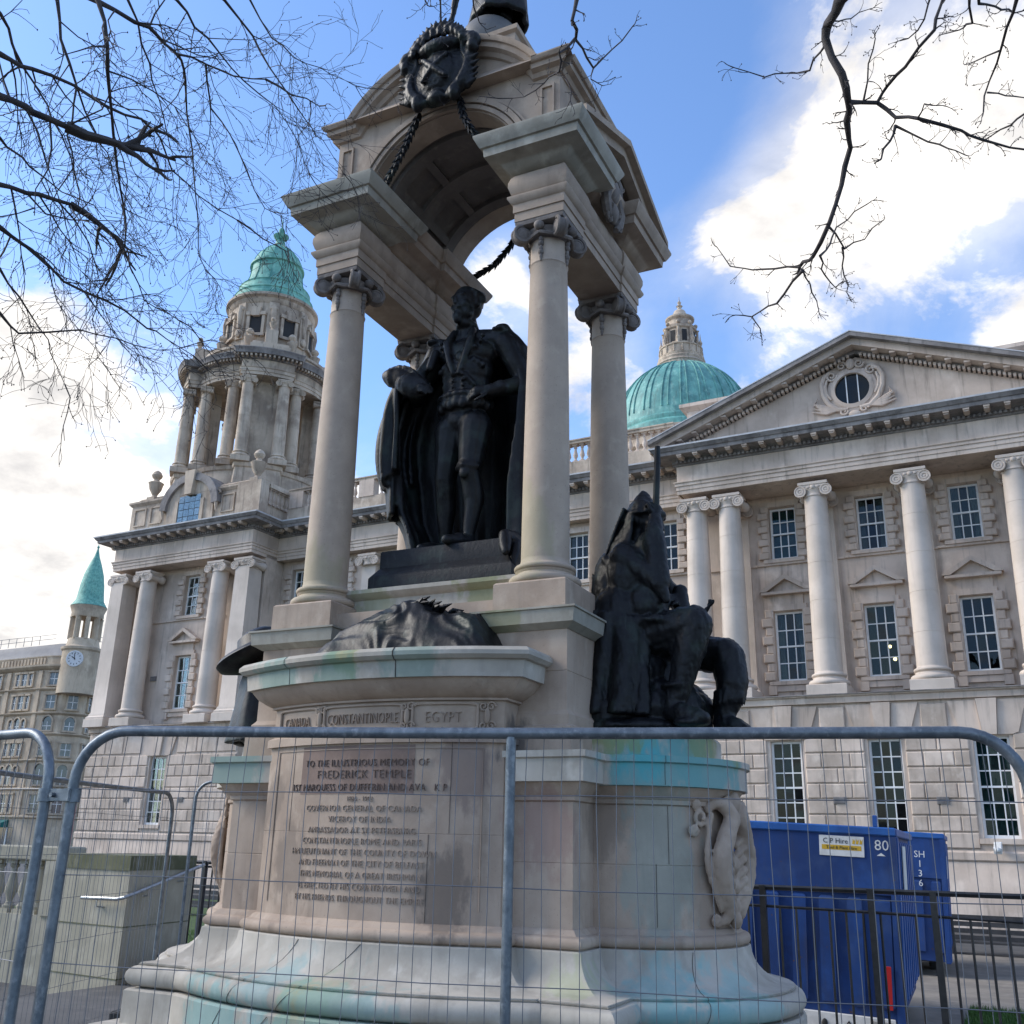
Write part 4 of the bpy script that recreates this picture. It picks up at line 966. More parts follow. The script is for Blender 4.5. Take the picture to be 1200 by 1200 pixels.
bowtext('CONSTANTINOPLE',-.06,2.945,.115,'frieze_name',M['letterp'],-.008,.012,.62); bowtext('EGYPT',.62,2.945,.115,'frieze_name',M['letterp'],-.008,.012,.8); bowtext('CANADA',-.74,2.945,.11,'frieze_name',M['letterp'],-.008,.012,.66)
def bowpt(u,z,o): a=u/BR_; r=BR_+o; return (r*math.sin(a),BCY-r*math.cos(a),z)
for u0,u1 in ((-.97,-.50),(-.42,.30),(.38,.88)):      # strapwork frames
    mb=MB(); pts=[]
    for k in range(25):
        a=2*PI*k/24; x=(u0+u1)/2+(u1-u0)/2*max(-1,min(1,1.08*math.copysign(abs(math.cos(a))**.25,math.cos(a)))); z=2.99+.092*math.copysign(abs(math.sin(a))**.35,math.sin(a)); pts.append(bowpt(x,z,.0))
    mb.tube(pts,.011,6); mb.build('strapwork_frame',M['mon'],mon)
for u in (-.46,.34,.95):
    mb=MB()
    for s in (-1,1):
        for zz in (2.92,3.06):
            pts=[]
            for i in range(18): t_=i/17; a=s*t_*2.6*PI; r=.035*(1-.8*t_); pts.append(bowpt(u+s*.028+r*math.cos(a),zz+r*math.sin(a),.004))
            mb.tube(pts,.008,5)
    p=bowpt(u,2.99,.012); mb.ell(p,(.022,.018,.06)); mb.build('strapwork_knot',M['mon'],mon)
mb=MB(); mb.tube([bowpt(-.93+1.86*i/20,2.76,.004) for i in range(21)],.004,4); mb.tube([bowpt(-.93,2.76-i*.1,.004) for i in range(12)],.004,4); mb.tube([bowpt(.93,2.76-i*.1,.004) for i in range(12)],.004,4); mb.build('panel_edge',M['mon'],mon)
# acanthus scroll console on the drum
def spl(P,n=6):
    P=[Vector(p) for p in P]; out=[]
    for i in range(len(P)-1):
        a,b,c,d=P[max(i-1,0)],P[i],P[i+1],P[min(i+2,len(P)-1)]
        for j in range(n):
            t=j/n; out.append(.5*((2*b)+(c-a)*t+(2*a-5*b+4*c-d)*t*t+(3*b-a-3*c+d)*t*t*t))
    return out+[P[-1]]
def console(sgn):
    mb=MB()
    def q(t_,rad,z): aa=-.14+t_; return (sgn*(1.523+(.80+rad)*math.cos(aa)),(.80+rad)*math.sin(aa),z)
    for k in (-1,1):
        body=spl([q(k*.34,.0,2.38),q(k*.22,.06,2.43),q(k*.10,.10,2.34),q(k*.20,.10,2.18),q(k*.27,.10,2.05),q(k*.25,.09,1.90),q(k*.17,.07,1.76),q(k*.12,.05,1.66),q(k*.20,.02,1.60)])
        mb.tube(body,[.028+.045*math.sin(PI*i/(len(body)-1))**.8 for i in range(len(body))],10)
        edge=spl([q(k*.30,.04,2.36),q(k*.36,.05,2.2),q(k*.38,.05,2.0),q(k*.30,.05,1.82),q(k*.2,.04,1.68)]); mb.tube(edge,.022,8)
        for (t_,z,r) in ((k*.42,2.33,.065),(k*.50,2.24,.045),(k*.05,2.20,.05),(k*.26,1.63,.05),(k*.05,1.86,.04),(k*.46,2.42,.04)):
            pts=[]
            for i in range(20): w=i/19; an=w*2.6*PI*k; rr=r*(1-.82*w); pts.append(q(t_+rr*math.cos(an)/.8,.015+.035*w,z+rr*math.sin(an)))
            mb.tube(pts,[.02*(1-.4*i/19) for i in range(20)],8)
        for i in range(7): z=2.14-.075*i; mb.chain([q(k*.05,.06,z),q(k*.14,.10,z+.05),q(k*.22,.07,z+.07)],[.03,.028,.01],6)
    for z,r in ((2.44,.075),(2.33,.055),(2.0,.05),(1.85,.045),(1.72,.04),(1.62,.05)): mb.ell(q(0,.06,z),(r,r,r*1.3),n=10,m=8)
    for i in range(5): mb.chain([q(0,.06,2.44),q(-.24+.12*i,.08,2.50-.03*abs(i-2))],[.05,.025],6)
    return mesh_obj('carved_console',sculpt(mb,.0115,1,lambda co,n:.007*noise.noise(co*22)),M['mon'],mon)
console(1); console(-1)
# open joints between the stones, following the mouldings
M['jointdark']=mat('open_stone_joint',[(.06,.052,.045)],.95)
BASEP=[(.472,.77),(.472,.98),(.39,1.0)]+torus(1.085,.0755,.40)+[(.41,1.172)]+[(a+.001,z) for a,z in cove(1.18,1.43,.40,.10)]
def joint(fn,prof,r=.0019):
    MB().tube([fn(a+.001,z,i) for i,(a,z) in enumerate(prof)],r,5).build('stone_joint',M['jointdark'],mon)
def onbow(u,slant=0): return lambda o,z,i:((lambda a:((BR_+o)*math.sin(a),BCY-(BR_+o)*math.cos(a),z))(u/BR_+slant*(z-1.2)))
def ondrum(t,slant=0): return lambda o,z,i:(1.523+(.80+o)*math.cos(t+slant*(z-1.2)),(.80+o)*math.sin(t+slant*(z-1.2)),z-.003)
for u,sl in ((-.55,.25),(-.08,.35)): joint(onbow(u,sl),BASEP)
for t,sl in ((-.8,.25),): joint(ondrum(t,sl),BASEP)
for t in (-1.0,): joint(ondrum(t),[(0,1.58),(0,2.0)]); joint(ondrum(t+.12),[(0,2.0),(0,2.4)]); joint(ondrum(t+.05),[(.13,2.54),(.13,2.69),(.157,2.70),(.157,2.745)])
joint(onbow(.55),[(.0,1.58),(.0,2.16)]); joint(onbow(.70),[(.0,2.17),(.0,2.8)]); joint(onbow(-.72),[(.0,2.17),(.0,2.8)]); joint(onbow(.32),[(.20,3.25),(.21,3.37),(.24,3.375),(.272,3.40),(.272,3.43),(.24,3.46)],.004); joint(onbow(-.62),[(.20,3.25),(.21,3.37),(.24,3.375),(.272,3.40),(.272,3.43),(.24,3.46)])
# corner pedestals, columns
def quad(z0,z1,pr,nm,mt):
    for sx in (-1,1):
        for sy in (-1,1):
            MB().sweep([(sx*HW-.001,sy*HD-.001),(sx*HW+.001,sy*HD-.001),(sx*HW+.001,sy*HD+.001),(sx*HW-.001,sy*HD+.001)],pr).build(nm,M[mt],mon,30)
quad(0,0,[(.37,2.94),(.37,3.02),(.345,3.05),(.34,3.06),(.34,3.34),(.336,3.344),(.34,3.348),(.34,3.66)],'column_pedestal','mon')
quad(0,0,[(.35,3.66),(.40,3.69),(.42,3.70),(.43,3.80),(.445,3.805),(.445,3.82),(.30,3.855)],'pedestal_cap','mongreen')
quad(0,0,[(.31,3.85),(.31,4.06),(.295,4.075)],'column_plinth','mon')
CB=MB(); pr=[(.29,4.07)]+[(.262+.035*math.cos(-PI/2+PI*i/6),4.115+.035*math.sin(-PI/2+PI*i/6)) for i in range(7)]+[(.245,4.152),(.232,4.175),(.245,4.195)]+[(.232+.022*math.cos(-PI/2+PI*i/5),4.222+.022*math.sin(-PI/2+PI*i/5)) for i in range(6)]+[(.222,4.25),(.205,4.265),(.199,4.30)]
CB.lathe(pr,n=40); cbm=CB.mesh('column_base',M['monshaft'],40,Vector((0,0,4.07)))
CS=MB(); pr=[]
for i in range(13): t_=i/12; pr.append((.199-.032*(t_**1.6),4.30+2.72*t_))
pr+=[(.170,7.025),(.176,7.035),(.170,7.045),(.167,7.05),(.166,7.30)]
CS.lathe(pr,n=40); csm=CS.mesh('column_shaft',M['monshaft'],40,Vector((0,0,4.07)))
CC=MB(); CC.lathe([(.166,7.26),(.185,7.28),(.185,7.30),(.20,7.33),(.215,7.36)],n=32)
CC.sweep(rect(.20,.20),[(.0,7.385),(.03,7.40),(.035,7.42),(.035,7.442)])
for k in range(4):
    a=PI/4+k*PI/2; Mx=Matrix.Rotation(a,4,'Z')
    for s in (-1,1):
        pts=[]; n=40
        for i in range(n+1):
            t_=i/n; an=PI/2-t_*2.3*2*PI; rr=.088*(1-.86*t_); pts.append((.262+rr*math.cos(an),s*.034,7.315+rr*math.sin(an)))
        CC.M=Mx; CC.tube([(.12,s*.03,7.395)]+pts,[.016]+[.018*(1-.4*i/n) for i in range(n+1)],6)
    CC.M=Mx@Matrix.Translation((.262,0,7.315))@Matrix.Rotation(PI/2,4,'X'); CC.lathe([(.03,-.05),(.084,-.03),(.084,.03),(.03,.05)],n=20); CC.M=Mx
    CC.box(.10,.25,-.03,.03,7.36,7.40); CC.M=None
    b=k*PI/2; c_,s_=math.cos(b),math.sin(b)
    CC.ell((.225*c_,.225*s_,7.36),(.05,.05,.045),n=10,m=6)
    for j,(dz,r) in enumerate(((7.30,.032),(7.24,.026),(7.20,.03),(7.15,.02),(7.11,.026),(7.07,.016),(7.05,.012))): CC.ell((.178*c_,.178*s_,dz),(r,r,.03),n=8,m=6)
    for s in (-1,1): CC.tube([(.215*math.cos(b+s*t_),.215*math.sin(b+s*t_),7.30-.03*math.sin(t_*3)) for t_ in (0,.15,.3,.45,.6)],.02,6)
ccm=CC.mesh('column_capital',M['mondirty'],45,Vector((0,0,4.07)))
for sx in (-1,1):
    for sy in (-1,1):
        o=place('column',csm,mon,(sx*HW,sy*HD,4.07)); ORG[o.name]=Vector((0,0,0)); place('base',cbm,o,(0,0,0)); place('capital',ccm,o,(0,0,0))
# core between the pedestals, slab under the statue
MB().sweep(rect(1.0,.95),[(0,2.9),(0,3.97)]).build('core_block',M['mon'],mon)
MB().sweep(rect(.86,.72),[(-.04,3.96),(-.04,4.14),(.0,4.16),(.03,4.19),(.03,4.225),(-.1,4.24)]).build('statue_slab',M['monteal'],mon)
# entablature blocks
EP=[(.0,7.444),(.0,7.53),(.012,7.535),(.012,7.62),(.03,7.63),(.055,7.67),(.055,7.69),(-.01,7.70)]
EF=[(.0,7.70),(.03,7.73),(.05,7.79),(.05,7.84),(.03,7.90),(.0,7.94)]
EC=[(.0,7.94),(.05,7.96),(.09,8.01),(.12,8.03),(.22,8.06),(.228,8.14),(.25,8.145),(.27,8.18),(.30,8.24),(.30,8.262),(-.1,8.285)]
for sx in (-1,1):
    for sy in (-1,1):
        b=[(sx*HW+a,sy*HD+c_) for a,c_ in ((-.24,-.24),(.24,-.24),(.24,.24),(-.24,.24))]
        e=MB().sweep(b,EP).build('architrave_block',M['monup'],mon,40); MB().sweep(b,EF).build('frieze_cushion',M['monup'],e,50); MB().sweep(b,EC).build('block_cornice',M['mongreen'] if sy<0 else M['monup'],e,40)
    # beam along the side, continuous cornice on the inner face
    ub=[(sx*HW-.22,-HD),(sx*HW+.22,-HD),(sx*HW+.22,HD),(sx*HW-.22,HD)]
    MB().sweep(ub,[(a,z+.002) for a,z in EP]).build('side_beam',M['monup'],mon,40); MB().sweep(ub,[(a,z+.002) for a,z in EF]).build('side_frieze',M['monup'],mon,50)
    ui=[(sx*HW-.20,-HD),(sx*HW+.1,-HD),(sx*HW+.1,HD),(sx*HW-.20,HD)] if sx>0 else [(sx*HW-.1,-HD),(sx*HW+.20,-HD),(sx*HW+.20,HD),(sx*HW-.1,HD)]
    MB().sweep(ui,[(a*.98,z-.004) for a,z in EC]).build('inner_cornice',M['monup'],mon,40)
# arched front and back walls of the attic, barrel vault with ribs
ZC,RA=8.10,.87; WU,WV=HW+.16,HD+.16; n=28
def archwall(v0,v1,nm):
    mb=MB(); E=[]
    # extrados outline: ears flat at 9.02, segmental arch over
    zc2,R2=8.46,1.19-.06
    a0=math.asin((9.02-zc2)/R2); a1=PI-a0
    top=[(R2*math.cos(a0+(a1-a0)*i/n),zc2+R2*math.sin(a0+(a1-a0)*i/n)) for i in range(n+1)]
    s0=math.asin((8.27-ZC)/RA); inn=[(RA*math.cos(s0+(PI-2*s0)*i/n),ZC+RA*math.sin(s0+(PI-2*s0)*i/n)) for i in range(n+1)]
    for i in range(n): mb.prism([inn[i],top[i],top[i+1],inn[i+1]],v0,v1)
    for s in (1,-1):
        pts=[(s*inn[0][0],8.27),(s*WU,8.27),(s*WU,9.02),(s*top[0][0],9.02)]; mb.prism(pts,v0,v1)
    return mb.build(nm,M['monup'],mon,25),top
fwall,top=archwall(-WV,-WV+.25,'front_arch'); rwall,_=archwall(WV-.25,WV,'rear_arch')
for sg,wl in ((-1,fwall),(1,rwall)):
    mb=MB()
    for r0,r1,d in ((.885,.93,.035),(.945,1.0,.05),(1.01,1.035,.03)):
        for i in range(n):
            s0=math.asin((8.27-ZC)/RA); a,b=s0+(PI-2*s0)*i/n,s0+(PI-2*s0)*(i+1)/n
            mb.prism([(r0*math.cos(a),ZC+r0*math.sin(a)),(r1*math.cos(a),ZC+r1*math.sin(a)),(r1*math.cos(b),ZC+r1*math.sin(b)),(r0*math.cos(b),ZC+r0*math.sin(b))],*sorted((sg*WV+.001*sg,sg*(WV+d))))
    mb.build('archivolt',M['monup'],wl,30)
    # crown cornice sweeping over the arch and ears
    line=[(WU+.0,9.02)]+[(p[0],p[1]) for p in top]+[(-WU,9.02)]
    cp=[(0.0,.0),(.03,.01),(.05,.05),(.10,.07),(.105,.12),(.13,.125),(.15,.16),(.15,.175)]   # (out, up)
    vs=[];fs=[];P=[Vector(p) for p in line]; m_=len(P); k_=len(cp)
    for i,p in enumerate(P):
        if i==0: nn=Vector((0,1))
        elif i==m_-1: nn=Vector((0,1))
        else:
            d=(P[i+1]-P[i-1]).normalized(); nn=Vector((d.y,-d.x)); nn=nn if nn.y>0 else -nn
        ex=.15 if i==0 else (-.15 if i==m_-1 else 0)
        for o_,u_ in cp:
            e_=(o_ if i==0 else (-o_ if i==m_-1 else 0)); vs.append((p.x+nn.x*u_+e_,sg*(WV+o_),p.y+nn.y*u_))
        vs.append((p.x+nn.x*.175,0,p.y+nn.y*.175+.02))
    kk=k_+1
    for i in range(m_-1):
        for j in range(kk-1): fs.append((i*kk+j,(i+1)*kk+j,(i+1)*kk+j+1,i*kk+j+1))
    mb=MB(); mb.add(vs,fs); mb.build('arch_cornice',M['monup'],wl,30)
    for s in (-1,1):      # sunk panel on each ear
        x0,x1=sorted((s*1.06,s*(WU-.05))); mb=MB(); y_=sg*WV; ya,yb=sorted((y_,y_+sg*.02))
        mb.box(x0,x1,ya,yb,8.33,8.36); mb.box(x0,x1,ya,yb,8.90,8.93); mb.box(x0,x0+.02,ya,yb,8.36,8.90); mb.box(x1-.02,x1,ya,yb,8.36,8.90); mb.build('ear_panel',M['monup'],wl)
# side attic walls + cornice, roof
for s in (-1,1):
    x0,x1=sorted((s*(WU-.22),s*WU)); MB().box(x0,x1,-WV+.25,WV-.25,8.27,9.02).build('side_attic',M['monup'],mon)
    pth=[(s*WU,-WV),(s*WU,WV)] if s>0 else [(s*WU,WV),(s*WU,-WV)]
    MB().sweep(pth,[(0,9.02),(.03,9.03),(.05,9.07),(.10,9.09),(.105,9.14),(.13,9.145),(.15,9.18),(.15,9.195),(-.3,9.22)],False).build('attic_cornice',M['monup'],mon,40)
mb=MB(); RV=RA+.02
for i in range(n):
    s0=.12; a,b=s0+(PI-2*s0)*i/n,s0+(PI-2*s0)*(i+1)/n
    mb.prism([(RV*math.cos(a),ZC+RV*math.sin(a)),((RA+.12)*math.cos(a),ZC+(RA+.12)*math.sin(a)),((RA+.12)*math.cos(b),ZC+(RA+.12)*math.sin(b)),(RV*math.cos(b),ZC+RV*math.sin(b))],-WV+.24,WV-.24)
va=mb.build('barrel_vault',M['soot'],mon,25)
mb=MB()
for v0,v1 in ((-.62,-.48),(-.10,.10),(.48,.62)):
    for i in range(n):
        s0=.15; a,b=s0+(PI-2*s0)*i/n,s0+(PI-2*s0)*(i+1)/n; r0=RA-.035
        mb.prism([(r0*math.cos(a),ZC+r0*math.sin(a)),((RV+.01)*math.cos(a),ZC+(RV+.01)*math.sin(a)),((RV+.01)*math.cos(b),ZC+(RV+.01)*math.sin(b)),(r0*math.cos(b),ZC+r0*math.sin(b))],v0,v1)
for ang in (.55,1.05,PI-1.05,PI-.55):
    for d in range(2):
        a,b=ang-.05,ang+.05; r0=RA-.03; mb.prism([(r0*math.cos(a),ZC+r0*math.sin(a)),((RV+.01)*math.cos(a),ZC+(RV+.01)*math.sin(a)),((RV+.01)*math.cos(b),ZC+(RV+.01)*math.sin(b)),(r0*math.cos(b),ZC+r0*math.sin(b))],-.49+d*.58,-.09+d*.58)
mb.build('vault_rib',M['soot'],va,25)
# side pediments
for s in (-1,1):
    U0,U1=s*(HW+.36),s*(HW+.54); x0,x1=sorted((U0,U1)); xa,xb=sorted((s*(WU-.01),s*(WU+.12)))
    mb=MB(); L_=HD+.43
    for t_ in (-1,1):
        for d0,d1,xx in ((-.10,.0,(x0,x1-.07 if s>0 else x1) if s>0 else (x0+.07,x1)),(.0,.07,(x0,x1))):
            mb.prism([(t_*L_,8.27+d0),(0,8.73+d0),(0,8.73+d1),(t_*L_,8.27+d1)],xx[0],xx[1],'x')
    mb.build('side_pediment',M['monup'],mon,20)
    rx0,rx1=sorted((s*(WU-.02),s*(HW+.40)))
    mb=MB()
    for t_ in (-1,1): mb.prism([(t_*(L_-.3),8.36),(0,8.72),(0,8.75),(t_*(L_-.3),8.39)],rx0,rx1,'x')
    mb.build('pediment_roof',M['monup'],mon,20)
    MB().prism([(-L_+.2,8.24),(L_-.2,8.24),(0,8.66)],xa,xb,'x').build('tympanum',M['monup'],mon)
    # carved scroll brackets in the gap between the block cornices
    mb=MB(); X=s*(HW+.34)
    for t_ in (-1,1):
        mb.tube([(X,t_*.05,8.45),(X,t_*.16,8.38),(X,t_*.12,8.22),(X,t_*.2,8.08),(X,t_*.16,7.95),(X,t_*.08,7.86)],[.05,.06,.05,.06,.05,.03],8)
        for v_,z_,r_ in ((.16,8.30,.07),(.10,8.05,.06),(.05,8.5,.05),(.22,8.42,.05),(.14,7.9,.045)):
            pts=[]
            for i in range(16): w=i/15; an=w*2.3*PI*t_; rr=r_*(1-.8*w); pts.append((X+s*.03*w,t_*v_+rr*math.cos(an),z_+rr*math.sin(an)))
            mb.tube(pts,.02,6)
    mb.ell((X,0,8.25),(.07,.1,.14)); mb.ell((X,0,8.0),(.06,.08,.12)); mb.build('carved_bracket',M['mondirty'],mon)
# roof cap with block for the globe
MB().sweep(rect(.95,.80),[(.25,9.15),(.1,9.35),(-.05,9.5),(-.35,9.55)]).build('roof_cap',M['monup'],mon)
MB().sweep(rect(.50,.50),[(.10,9.45),(.10,9.62),(.0,9.66),(.0,9.84),(.03,9.86),(.05,9.90),(.12,9.93),(.12,10.02),(.155,10.04),(.16,10.09),(-.1,10.2)]).build('globe_pedestal',M['monup'],mon)

# ------------------------------------------------------------------ bronzes (monument coordinates)
def bthing(name,label,cat,base):
    o=thing(name,label,cat,(MC.x+base[0],MC.y+base[1],base[2])); ORG[o.name]=Vector(base); return o
def nfold(amp,sc,seed=0,stretch=(1,1,.35)):
    def f(co,n):
        p=Vector((co.x*stretch[0]*sc+seed,co.y*stretch[1]*sc,co.z*stretch[2]*sc)); return amp*noise.noise(p)
    return f
def head(mb,c,yaw,k=1.0,beard=True,tilt=0):
    """face toward -v when yaw=0; k scales a 0.36 m heroic head"""
    M0=mb.M; mb.M=Matrix.Translation(Vector(c))@Matrix.Rotation(yaw,4,'Z')@Matrix.Rotation(tilt,4,'X')@Matrix.Scale(k,4)
    mb.ell((0,.0,.03),(.125,.158,.165)); mb.ell((0,-.05,-.07),(.10,.11,.12)); mb.ell((0,-.145,-.005),(.022,.035,.05)); mb.ell((0,-.16,-.03),(.028,.025,.02))
    mb.ell((.045,-.135,.055),(.045,.022,.016)); mb.ell((-.045,-.135,.055),(.045,.022,.016)); mb.ell((.048,-.128,.022),(.022,.018,.014)); mb.ell((-.048,-.128,.022),(.022,.018,.014))
    for s in (-1,1): mb.ell((s*.125,.01,.0),(.02,.035,.05)); mb.ell((s*.07,-.10,-.04),(.035,.04,.04)); mb.ell((s*.03,-.15,-.075),(.035,.02,.014))
    mb.ell((0,-.14,-.10),(.03,.02,.012)); mb.ell((0,-.12,-.135),(.04,.04,.035))
    if beard: mb.ell((0,-.13,-.165),(.045,.045,.07)); mb.ell((.07,-.06,-.11),(.04,.06,.06)); mb.ell((-.07,-.06,-.11),(.04,.06,.06))
    for i in range(16):
        a=i*2.4; r=.055+.035*math.sin(i*1.7); mb.ell((r*math.cos(a)*1.1,.045+r*math.sin(a)*1.3,.145-.55*(r-.03)),(.05,.055,.030))
    for s in (-1,1): mb.ell((s*.12,.04,.07),(.035,.08,.06))
    mb.M=M0
def hand(mb,w,d,up_,k=1.0,curl=.6):
    """palm from wrist w along d, back of the hand toward up_; four unequal fingers and a thumb from the side"""
    d=Vector(d).normalized(); up_=Vector(up_); up_=(up_-d*up_.dot(d)).normalized(); sd=d.cross(up_); w=Vector(w)
    mb.cap(w,w+d*.10*k,.040*k,.048*k,8)
    for i,(o_,ln) in enumerate(((-.042,.085),(-.014,.098),(.014,.092),(.042,.072))):
        a=w+d*.11*k+sd*o_*k; b=a+(d*math.cos(curl*.5)-up_*math.sin(curl*.5))*ln*.5*k; c=b+(d*math.cos(curl*1.5)-up_*math.sin(curl*1.5))*ln*.55*k
        mb.chain([a,b,c],[.0155*k,.014*k,.011*k],6)
    a=w+d*.035*k-sd*.04*k; b=a+(d*.6-sd*.75)*.06*k; c=b+(d*.9-sd*.1-up_*.3)*.05*k; mb.chain([a,b,c],[.019*k,.016*k,.012*k],6)
def cloth(mb,rows,th=.05):
    """rows: list of rings of points (open sheet); gives it thickness"""
    n=len(rows[0]); m_=len(rows); c=sum((Vector(p) for r in rows for p in r),Vector())/(n*m_)
    def nrm(i,j):
        a=Vector(rows[min(i+1,m_-1)][j])-Vector(rows[max(i-1,0)][j]); b=Vector(rows[i][min(j+1,n-1)])-Vector(rows[i][max(j-1,0)])
        x=a.cross(b); return x.normalized() if x.length>1e-8 else Vector((0,0,1))
    A=[Vector(rows[i][j])+nrm(i,j)*th/2 for i in range(m_) for j in range(n)]; B=[Vector(rows[i][j])-nrm(i,j)*th/2 for i in range(m_) for j in range(n)]
    N_=n*m_; fs=[]
    for i in range(m_-1):
        for j in range(n-1):
            q=(i*n+j,i*n+j+1,(i+1)*n+j+1,(i+1)*n+j); fs.append(q); fs.append(tuple(N_+x for x in reversed(q)))
    for i in range(m_-1): fs.append((i*n,(i+1)*n,N_+(i+1)*n,N_+i*n)); fs.append((i*n+n-1,N_+i*n+n-1,N_+(i+1)*n+n-1,(i+1)*n+n-1))
    for j in range(n-1): fs.append((j,N_+j,N_+j+1,j+1)); k=(m_-1)*n; fs.append((k+j,k+j+1,N_+k+j+1,N_+k+j))
    mb.add(A+B,fs)
def lerp_tab(tab,z):
    tab=sorted(tab)
    if z<=tab[0][0]: return tab[0][1]
    for (a,x),(b,y) in zip(tab,tab[1:]):
        if z<=b: t_=(z-a)/(b-a); return x+(y-x)*t_
    return tab[-1][1]
# --- standing figure
st=bthing('statue','dark bronze statue of a standing robed man in knee breeches between the columns','statue',(0,0,4.24))
MB().sweep(rect(.70,.60),[(.02,4.24),(.02,4.36),(.0,4.39),(-.05,4.46),(-.05,4.61),(-.06,4.625)]).build('plinth',M['bronze'],st)
f=MB()
f.chain([(.13,-.10,5.98),(.13,-.17,5.52)],[.165,.105]); f.chain([(.13,-.17,5.50),(.15,-.10,5.24),(.13,-.14,4.90)],[.098,.098,.052]); f.ell((.12,-.17,5.56),(.118,.12,.05)); f.chain([(.02,-.2,5.53),(.12,-.285,5.53),(.22,-.2,5.53)],[.03,.03,.03]); f.ell((.12,-.27,5.46),(.05,.03,.06)); f.ell((.15,-.09,5.28),(.088,.10,.15))
f.chain([(.13,-.14,4.84),(.09,-.28,4.81),(.05,-.40,4.79)],[.062,.060,.045]); f.ell((.13,-.10,4.80),(.06,.07,.045)); f.ell((.10,-.27,4.86),(.045,.04,.02))
f.chain([(-.14,-.06,5.98),(-.18,-.08,5.50),(-.20,.0,5.2),(-.22,.03,4.88)],[.165,.105,.095,.052]); f.chain([(-.22,.02,4.83),(-.28,-.14,4.81),(-.31,-.24,4.79)],[.06,.058,.045])
f.ell((0,-.05,6.06),(.245,.19,.17)); f.ell((.01,-.07,6.30),(.245,.185,.22)); f.ell((.01,-.07,6.42),(.25,.19,.2)); f.ell((.02,-.08,6.55),(.27,.195,.22)); f.ell((.02,-.07,6.74),(.315,.19,.18)); f.chain([(-.30,-.05,6.86),(0,-.04,6.92),(.34,-.05,6.87)],[.11,.13,.11])
f.chain([(.0,-.06,6.93),(.0,-.09,7.12)],[.105,.09]); f.ell((.0,-.10,7.05),(.115,.12,.035)); f.ell((0,-.11,7.08),(.11,.115,.02))
head(f,(.01,-.12,7.28),-.28,1.06)
f.chain([(.40,-.05,6.82),(.60,.04,6.40),(.34,-.20,6.27)],[.115,.095,.065]); f.ell((.42,-.14,6.31),(.085,.08,.075)); hand(f,(.34,-.21,6.27),(-.85,-.35,-.12),(0,-.8,.5),1.25,.75)
f.chain([(-.34,-.05,6.84),(-.60,-.02,6.44),(-.44,-.28,6.34)],[.12,.10,.065]); hand(f,(-.45,-.27,6.35),(.75,-.45,.05),(-.1,-.7,.6),1.25,.9)
f.chain([(-.19,-.12,6.27),(-.1,-.20,6.245),(.0,-.225,6.24),(.1,-.20,6.245),(.19,-.12,6.27)],[.03]*5); f.ell((0,-.08,6.16),(.225,.175,.10)); f.chain([(-.24,-.14,6.88),(-.12,-.222,6.72),(.0,-.258,6.56),(.1,-.25,6.45),(.17,-.21,6.36)],[.022]*5)
for s in (-1,1):
    for i in range(4): f.ell((.02+s*(.10+.045*i),-.245+.012*i,6.62-.03*abs(i-1)),(.026,.02,.034))
    for i in range(6): f.ell((s*.33+s*.03*(i%3),-.10-.03*(i//3),6.95),(.035,.05,.03))
for i in range(9): a=PI*i/8; f.ell((.02+.23*math.cos(a),-.23-.02*math.sin(a),6.86-.16*math.sin(a)),.024)
f.ell((.02,-.26,6.66),(.045,.03,.055))
for s in (-1,1):
    f.chain([(s*.10,-.17,6.98),(s*.13,-.24,6.84),(s*.09,-.275,6.66),(s*.03,-.28,6.48)],[.035,.04,.035,.025]); f.ell((.02+s*.33,-.06,6.955),(.10,.09,.04))
    for i in range(5): f.ell((.02+s*.055,-.285+.006*i,6.52-.055*i),.018)
for i in range(13): a=-PI*i/12; f.ell((.01+.25*math.cos(a),-.07+.20*math.sin(a),6.27),(.05,.04,.035))
for i in range(13): a=-PI*i/12; f.ell((.01+.255*math.cos(a),-.07+.205*math.sin(a),6.19-.02*(i%2)),(.045,.035,.06))
f.chain([(-.36,-.18,6.72),(-.42,-.24,6.55),(-.36,-.27,6.44)],[.05,.06,.04]); f.chain([(-.28,-.2,6.78),(-.30,-.26,6.60)],[.045,.04])
me=sculpt(f,.0135,2,nfold(.006,9,2,(1,1,.8))); me.transform(Matrix.Translation((0,-.17,-.13))); mesh_obj('figure',me,M['bronze'],st)
# cloak
rows=[]; nz=34
TL=[(4.76,.50),(5.0,.58),(5.2,.70),(5.5,.76),(5.8,.82),(6.05,.86),(6.3,.80),(6.55,.66),(6.8,.44),(6.95,.30)]; TR=[(4.76,.64),(5.4,.62),(6.0,.66),(6.4,.66),(6.7,.58),(6.88,.46),(6.97,.30)]; TB=[(4.76,.46),(5.6,.42),(6.3,.34),(6.8,.26),(6.97,.16)]
for i in range(nz+1):
    z=6.97-(6.97-4.765)*i/nz; r=[]
    for j in range(61):
        t_=j/60; th=PI+.62-t_*(PI+1.15); a=lerp_tab(TL,z) if math.cos(th)<0 else lerp_tab(TR,z); dn=(6.97-z)/2.2
        w=1+dn*(.085*math.sin(th*11+z*.8)+.05*math.sin(th*19+2+z*1.3)); bb=lerp_tab(TB,z)*(1 if math.sin(th)>0 else .75)
        r.append((a*math.cos(th)*w,-.02+bb*math.sin(th)*w,z))
    rows.append(r)
ck_=MB(); cloth(ck_,rows,.055)
